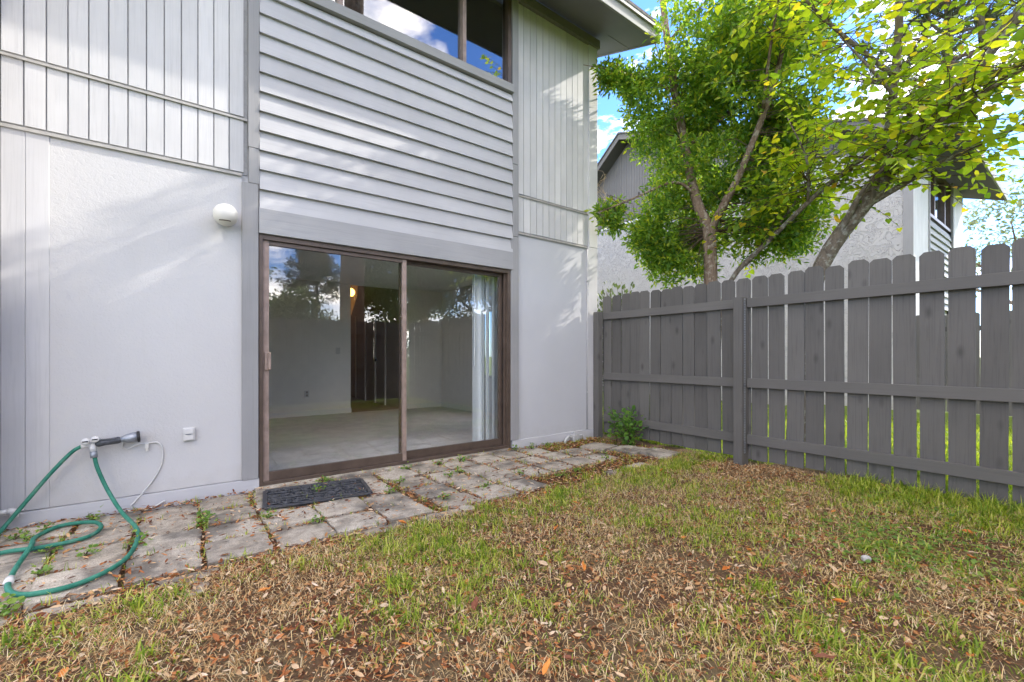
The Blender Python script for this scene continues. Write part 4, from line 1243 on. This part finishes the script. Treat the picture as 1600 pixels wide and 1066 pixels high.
# ---------------------------------------------------------------- small shrubs and weeds
def shrub(name, base, h, w, n, label, leaf=0.05, matl='shrub', cat='shrub', group=None, asp=0.75, sparse=False):
    x, y, z = base
    t = thing(name, base, label, cat, group)
    st = MB(); cs = []
    ns = max(4, int(n / 12))
    for i in range(ns):
        a = rng.uniform(0, 6.283); q = rng.uniform(0.2, 1)
        e = Vector((x + math.cos(a) * w * q, y + math.sin(a) * w * q, z + h * rng.uniform(0.45, 1)))
        m = Vector((x + math.cos(a) * w * q * .4, y + math.sin(a) * w * q * .4, z + (e.z - z) * .55))
        pts = catmull([(x, y, z - .01), m, e], 4)
        st.tube(pts, list(np.linspace(0.006, 0.002, len(pts))), 4, False)
        cs += [tuple(p) for p in pts[3:]]
    part('stems', st, M['twig'], t)
    c = np.array(cs)[rng.integers(len(cs), size=n)] + rng.normal(0, leaf * .7, (n, 3))
    c[:, 2] = np.maximum(c[:, 2], z + 0.01)
    d = c - np.array([x, y, z + h * .3]); d += rng.normal(0, 0.4 * w, d.shape); d[:, 2] *= 0.5
    s = leaf * rng.uniform(.6, 1.25, n)
    part_me = scatter_mesh('foliage', *LEAF, frames(d, 0.4), np.stack([s * asp, s, s], 1), c, M[matl], wloc(t))
    o = link('foliage', part_me, t, wloc(t)); o['kind'] = 'stuff'
    return t
shrub('green_shrub', (4.36, 3.42, 0.0), 0.38, 0.20, 330, 'bright green leafy shrub growing at the foot of the fence by the corner pavers', 0.06)
shrub('weed_sprout', (4.46, 3.72, 0.0), 0.52, 0.14, 70, 'thin straggly sprout against the fence behind the green shrub', 0.05)
shrub('hedge_bush', (4.92, 4.14, 0.0), 2.08, 0.26, 2600, 'dark green bush peeping over the fence at the house corner', 0.07, 'leaf_far', asp=0.5)
weeds = [(0.97, 4.03, .08), (1.02, 4.0, .07), (1.75, 4.0, .09), (2.05, 3.98, .08), (2.3, 3.98, .13), (1.32, 3.40, .05), (1.50, 3.62, .06), (1.95, 3.55, .07), (2.07, 3.58, .06), (2.02, 3.06, .07),
         (1.60, 3.02, .07), (2.48, 3.2, .06), (3.0, 2.97, .06), (2.75, 2.92, .07), (0.72, 3.08, .06), (0.46, 3.35, .06), (0.12, 3.62, .10), (0.11, 3.50, .09), (-0.22, 3.33, .10), (-0.60, 3.50, .06),
         (-0.42, 3.30, .07), (-0.56, 3.15, .05), (-0.47, 4.02, .09), (-0.80, 3.86, .08), (-0.74, 3.80, .07), (-0.68, 3.95, .06), (-0.60, 2.78, .10), (-0.66, 2.86, .07), (3.3, 4.02, .10), (3.55, 4.04, .08),
         (3.08, 4.06, .08), (4.35, 3.05, .07), (0.86, 3.68, .05), (3.6, 3.15, .06)]
def weed_label(i, x, y):
    if i == 32: return 'tiny weed poking up through the black doormat'
    if y > 3.96 and 0.5 < x < 3.06: return 'small green weed rooted along the concrete sill of the sliding door'
    if x >= 3.06 and y > 3.96: return 'small green weed at the foot of the wall right of the door'
    if y > 3.75 and x < 0: return 'low bright weed by the wall base behind the green hose'
    if x < -0.5: return 'low yellow-green weed beside the hose loops at the left edge'
    if x < 0: return 'small weed against the bend of the green hose'
    if x < 0.5: return 'grassy weed filling the joint left of the doormat'
    if x > 3.2: return 'small weed between the pavers near the fence corner'
    if y < 3.12: return 'small weed in the outer row of pavers next to the lawn'
    return 'small weed in the paver joints right of the doormat'
for i, (x, y, s) in enumerate(weeds):
    shrub('weed', (x, y, 0.012 if i != 32 else 0.04), s * .3, s * 0.6, 30, weed_label(i, x, y), 0.016 + s * .1, 'weed', 'weed', 'weeds in the paver joints', 0.9)

# ---------------------------------------------------------------- lawn: grass, straw, dead leaves
def green_density(x, y):
    n = mnoise.noise(Vector((x * 1.3, y * 1.3, 11.0))) + 0.5 * mnoise.noise(Vector((x * 3.4, y * 3.4, 4.0)))
    v = 0.34 + 0.72 * n
    v += 0.55 * math.exp(-((y - 2.48) / 0.16) ** 2)            # rim along the pavers
    v += 0.65 * math.exp(-((x - 4.35) / 0.30) ** 2) * (1 if y < 1.2 else 0)
    v += 0.15 * max(0, min(1, (x - 1.3) / 1.5))
    v -= 0.45 * math.exp(-(((x - 4.2) / 0.5) ** 2 + ((y - 2.0) / 0.55) ** 2))
    v -= 0.25 * max(0, 1 - max(0, x - 0.1) / 0.9)
    return max(0.0, min(1.0, v))

def in_patio(x, y):
    return (y > 2.68 and x < 3.3) or (y > 2.85 and x < 3.75) or (x > 3.7 and y > 2.75 and x < 4.55)

def lawn_points(n, fn, x0=-1.3, x1=4.58, y0=-1.9, y1=2.75):
    out = []
    while len(out) < n:
        x = rng.uniform(x0, x1); y = rng.uniform(y0, y1)
        # behind the lens little is needed
        z = x * 0.599 + y * 0.801
        if z < 0.35 and rng.random() > 0.12: continue
        if in_patio(x, y) and rng.random() > 0.05: continue
        if rng.random() < fn(x, y): out.append((x, y))
    return np.array(out)

def blades(name, pts, per, hmin, hmax, w, flop, spread, mat, zoff=0.0, bend=1.5):
    n = len(pts) * per
    p = np.repeat(pts, per, axis=0) + rng.normal(0, spread, (n, 2))
    zz = np.repeat(np.array([gz(a, b) for a, b in pts]), per) + zoff
    az = rng.uniform(0, 2 * math.pi, n)
    L = rng.uniform(hmin, hmax, n)
    tilt = np.abs(rng.normal(flop, 0.28, n)).clip(0, 1.5)
    dx, dy = np.cos(az), np.sin(az)
    sx, sy = -dy * w * rng.uniform(.6, 1.3, n), dx * w * rng.uniform(.6, 1.3, n)
    base = np.stack([p[:, 0], p[:, 1], zz], 1)
    t2 = (tilt * bend).clip(0, 1.75)
    t1 = tilt * (0.6 if bend > 1.2 else 0.95)
    m = base + np.stack([dx * L * .5 * np.sin(t1), dy * L * .5 * np.sin(t1), L * .5 * np.cos(t1)], 1)
    t = m + np.stack([dx * L * .5 * np.sin(t2), dy * L * .5 * np.sin(t2), L * .5 * np.cos(t2)], 1)
    t[:, 2] = np.maximum(t[:, 2], zz + 0.004); m[:, 2] = np.maximum(m[:, 2], zz + 0.003)
    s = np.stack([sx, sy, np.zeros(n)], 1)
    v = np.stack([base - s, base + s, m - s * .8, m + s * .8, t], 1).reshape(-1, 3)
    o = np.arange(n)[:, None] * 5
    f = np.concatenate([o + np.array([[0, 1, 3]]), o + np.array([[0, 3, 2]]), o + np.array([[2, 3, 4]])], 0)
    return tag(link(name, np_mesh(name, v, f, mat)), kind='stuff')

gp_ = lawn_points(9500, lambda x, y: green_density(x, y) ** 1.3)
blades('grass', gp_, 6, 0.015, 0.050, 0.0026, 0.9, 0.022, M['grass'])
tp = lawn_points(850, lambda x, y: green_density(x, y) ** 3)
blades('grass_tufts', tp, 20, 0.04, 0.095, 0.0034, 0.75, 0.025, M['grass'])
sp_ = lawn_points(19000, lambda x, y: 0.35 + 0.65 * max(0, min(1, 0.5 + mnoise.noise(Vector((x * 1.1, y * 1.1, 30))) * 1.3)))
blades('dry_straw', sp_, 5, 0.015, 0.07, 0.0011, 1.38, 0.03, M['straw'], 0.006, 1.22)

def litter(name, pts, lo, hi, asp, mat, zoff=0.004, curl=0.35, zfun=gz):
    n = len(pts)
    az = rng.uniform(0, 6.283, n)
    d = np.stack([np.cos(az), np.sin(az), rng.normal(0, 0.22, n)], 1)
    s = rng.uniform(lo, hi, n)
    z = np.array([zfun(a, b) for a, b in pts]) + zoff + rng.random(n) * 0.012
    pos = np.stack([pts[:, 0], pts[:, 1], z], 1)
    bv = [(0, 0, 0.0), (0.42, 0.32, curl * .5), (0.38, 0.68, curl * .45), (0, 1.0, 0.12), (-0.38, 0.68, curl * .45), (-0.42, 0.32, curl * .5), (0, 0.5, -0.05)]
    bfc = [(6, 0, 1), (6, 1, 2), (6, 2, 3), (6, 3, 4), (6, 4, 5), (6, 5, 0)]
    a = asp * rng.uniform(.6, 1.35, n)
    me = scatter_mesh(name, bv, bfc, frames(d, 0.35), np.stack([s * a, s, s * rng.uniform(.1, .9, n) * .6], 1), pos, mat)
    return tag(link(name, me), kind='stuff')
def brown_density(x, y):
    return max(0.08, min(1, 0.55 + 0.9 * mnoise.noise(Vector((x * 1.2, y * 1.2, 50))) + 0.35 * max(0, 1 - max(0, x - .2) / 1.3) + 0.6 * math.exp(-(((x - 4.3) / .4) ** 2 + ((y - 2.3) / .7) ** 2))))
lp_ = lawn_points(20000, brown_density)
litter('leaf_litter', lp_, 0.012, 0.045, 0.38, M['litter'], 0.004, 0.22)
# fragments of bark and mulch, small
lp2 = lawn_points(48000, lambda x, y: 0.4 + 0.6 * brown_density(x, y))
litter('mulch_crumbs', lp2, 0.006, 0.022, 0.4, M['litter'], 0.003, 0.2)
# debris in the paver joints and along the wall
dp = []
while len(dp) < 13000:
    x = rng.uniform(-0.9, 4.5); y = rng.uniform(2.6, 4.12)
    inside = False
    for (a, b_, rz, h) in PAV:
        if abs(x - a) < h * 0.96 and abs(y - b_) < h * 0.96: inside = True; break
    q = 0.06 if inside else 0.9
    if inside: q *= (1.2 + 3.6 * mnoise.noise(Vector((x * 2, y * 2, 70))))
    if y > 4.05 or (x > 4.2 and y > 3.2): q = max(q, 0.55)
    if rng.random() < q: dp.append((x, y, 0.018 if inside else -0.004))
dp = np.array(dp)
zmap = {(a, b_): c for a, b_, c in dp}
litter('joint_debris', dp[:, :2], 0.014, 0.045, 0.33, M['litter'], 0.0, 0.35, lambda a, b_: zmap[(a, b_)])
jg = dp[dp[:, 2] < 0][::16][:, :2]
blades('joint_grass', jg, 5, 0.02, 0.06, 0.002, 0.7, 0.012, M['grass'], 0.0)

# clover patch on the right of the lawn
cc = []
while len(cc) < 800:
    x, y = rng.normal(3.25, 0.28), rng.normal(0.75, 0.2)
    if rng.random() < 0.4: x, y = rng.uniform(3.1, 4.4), rng.uniform(0.2, 1.1)
    if x < 4.5: cc.append((x, y))
cc = np.array(cc); n = len(cc)
az = rng.uniform(0, 6.28, n); d = np.stack([np.cos(az), np.sin(az), np.full(n, 0.05)], 1)
s = rng.uniform(0.018, 0.034, n)
me = scatter_mesh('clover', *LEAF, frames(d, 0.25), np.stack([s * .95, s, s], 1), np.stack([cc[:, 0], cc[:, 1], np.array([gz(a, b_) for a, b_ in cc]) + rng.uniform(.015, .04, n)], 1), M['weed'])
tag(link('clover', me), kind='stuff')

# sunny grass beyond the fence
fp = np.stack([rng.uniform(4.75, 9.5, 9000), rng.uniform(-2.0, 6.0, 9000)], 1)
blades('far_grass', fp, 5, 0.05, 0.13, 0.005, 0.6, 0.03, M['grass_sun'])
# long grass at the foot of the fence
ff = np.stack([rng.normal(4.50, 0.09, 340).clip(4.3, 4.75), rng.uniform(-1.8, 1.3, 340)], 1)
blades('fence_grass', ff, 9, 0.05, 0.15, 0.003, 0.7, 0.02, M['grass'])

# large fallen leaves one can count
fl = MB(); fl.v = [(0, 0, 0), (0.2, 0.2, 0.05), (0.24, 0.5, 0.08), (0.16, 0.8, 0.05), (0, 1, 0.12), (-0.16, 0.8, 0.05), (-0.24, 0.5, 0.09), (-0.2, 0.2, 0.06), (0, 0.5, 0.0)]
fl.f = [(8, i, (i + 1) % 8) for i in range(8)]
KIND = (('orange', [(0, (0.55, 0.17, 0.03)), (1, (0.70, 0.28, 0.06))]), ('tan', [(0, (0.55, 0.38, 0.22)), (1, (0.66, 0.50, 0.33))]), ('dark reddish brown', [(0, (0.20, 0.07, 0.035)), (1, (0.30, 0.12, 0.06))]))
fmes = [mesh_of('fallen_leaf', fl, leafmat('dead_leaf_' + k.split()[0], st, (1.2, 1.1, 1.0), 0.2, 0.5, 0.3, by_object=True)) for k, st in KIND]
for i in range(72):
    for _ in range(80):
        x, y = rng.uniform(-0.7, 4.2), rng.uniform(0.1, 2.7)
        zc = 0.599 * x + 0.801 * y; xc = 0.801 * x - 0.599 * y
        if zc > 1.3 and abs(xc / zc) < 1.2: break
    q = (0, 0, 1, 2)[i % 4]
    o = link('fallen_leaf', fmes[q], None, (x, y, gz(x, y) + 0.022), (rng.normal(0, .25), rng.normal(0, .25), rng.uniform(0, 6.28)))
    s = rng.uniform(0.04, 0.072); o.scale = (s * rng.uniform(.55, 1.05), s, s * rng.uniform(.8, 2.8))
    where = 'near the pavers' if y > 2.1 else 'in the front left of the lawn' if xc < -0.45 * zc else 'on the right of the lawn towards the fence' if xc > 0.45 * zc else 'in the middle of the patchy lawn'
    tag(o, 'large %s fallen leaf lying %s' % (KIND[q][0], where), 'leaf', 'large %s fallen leaves %s' % (KIND[q][0], where))
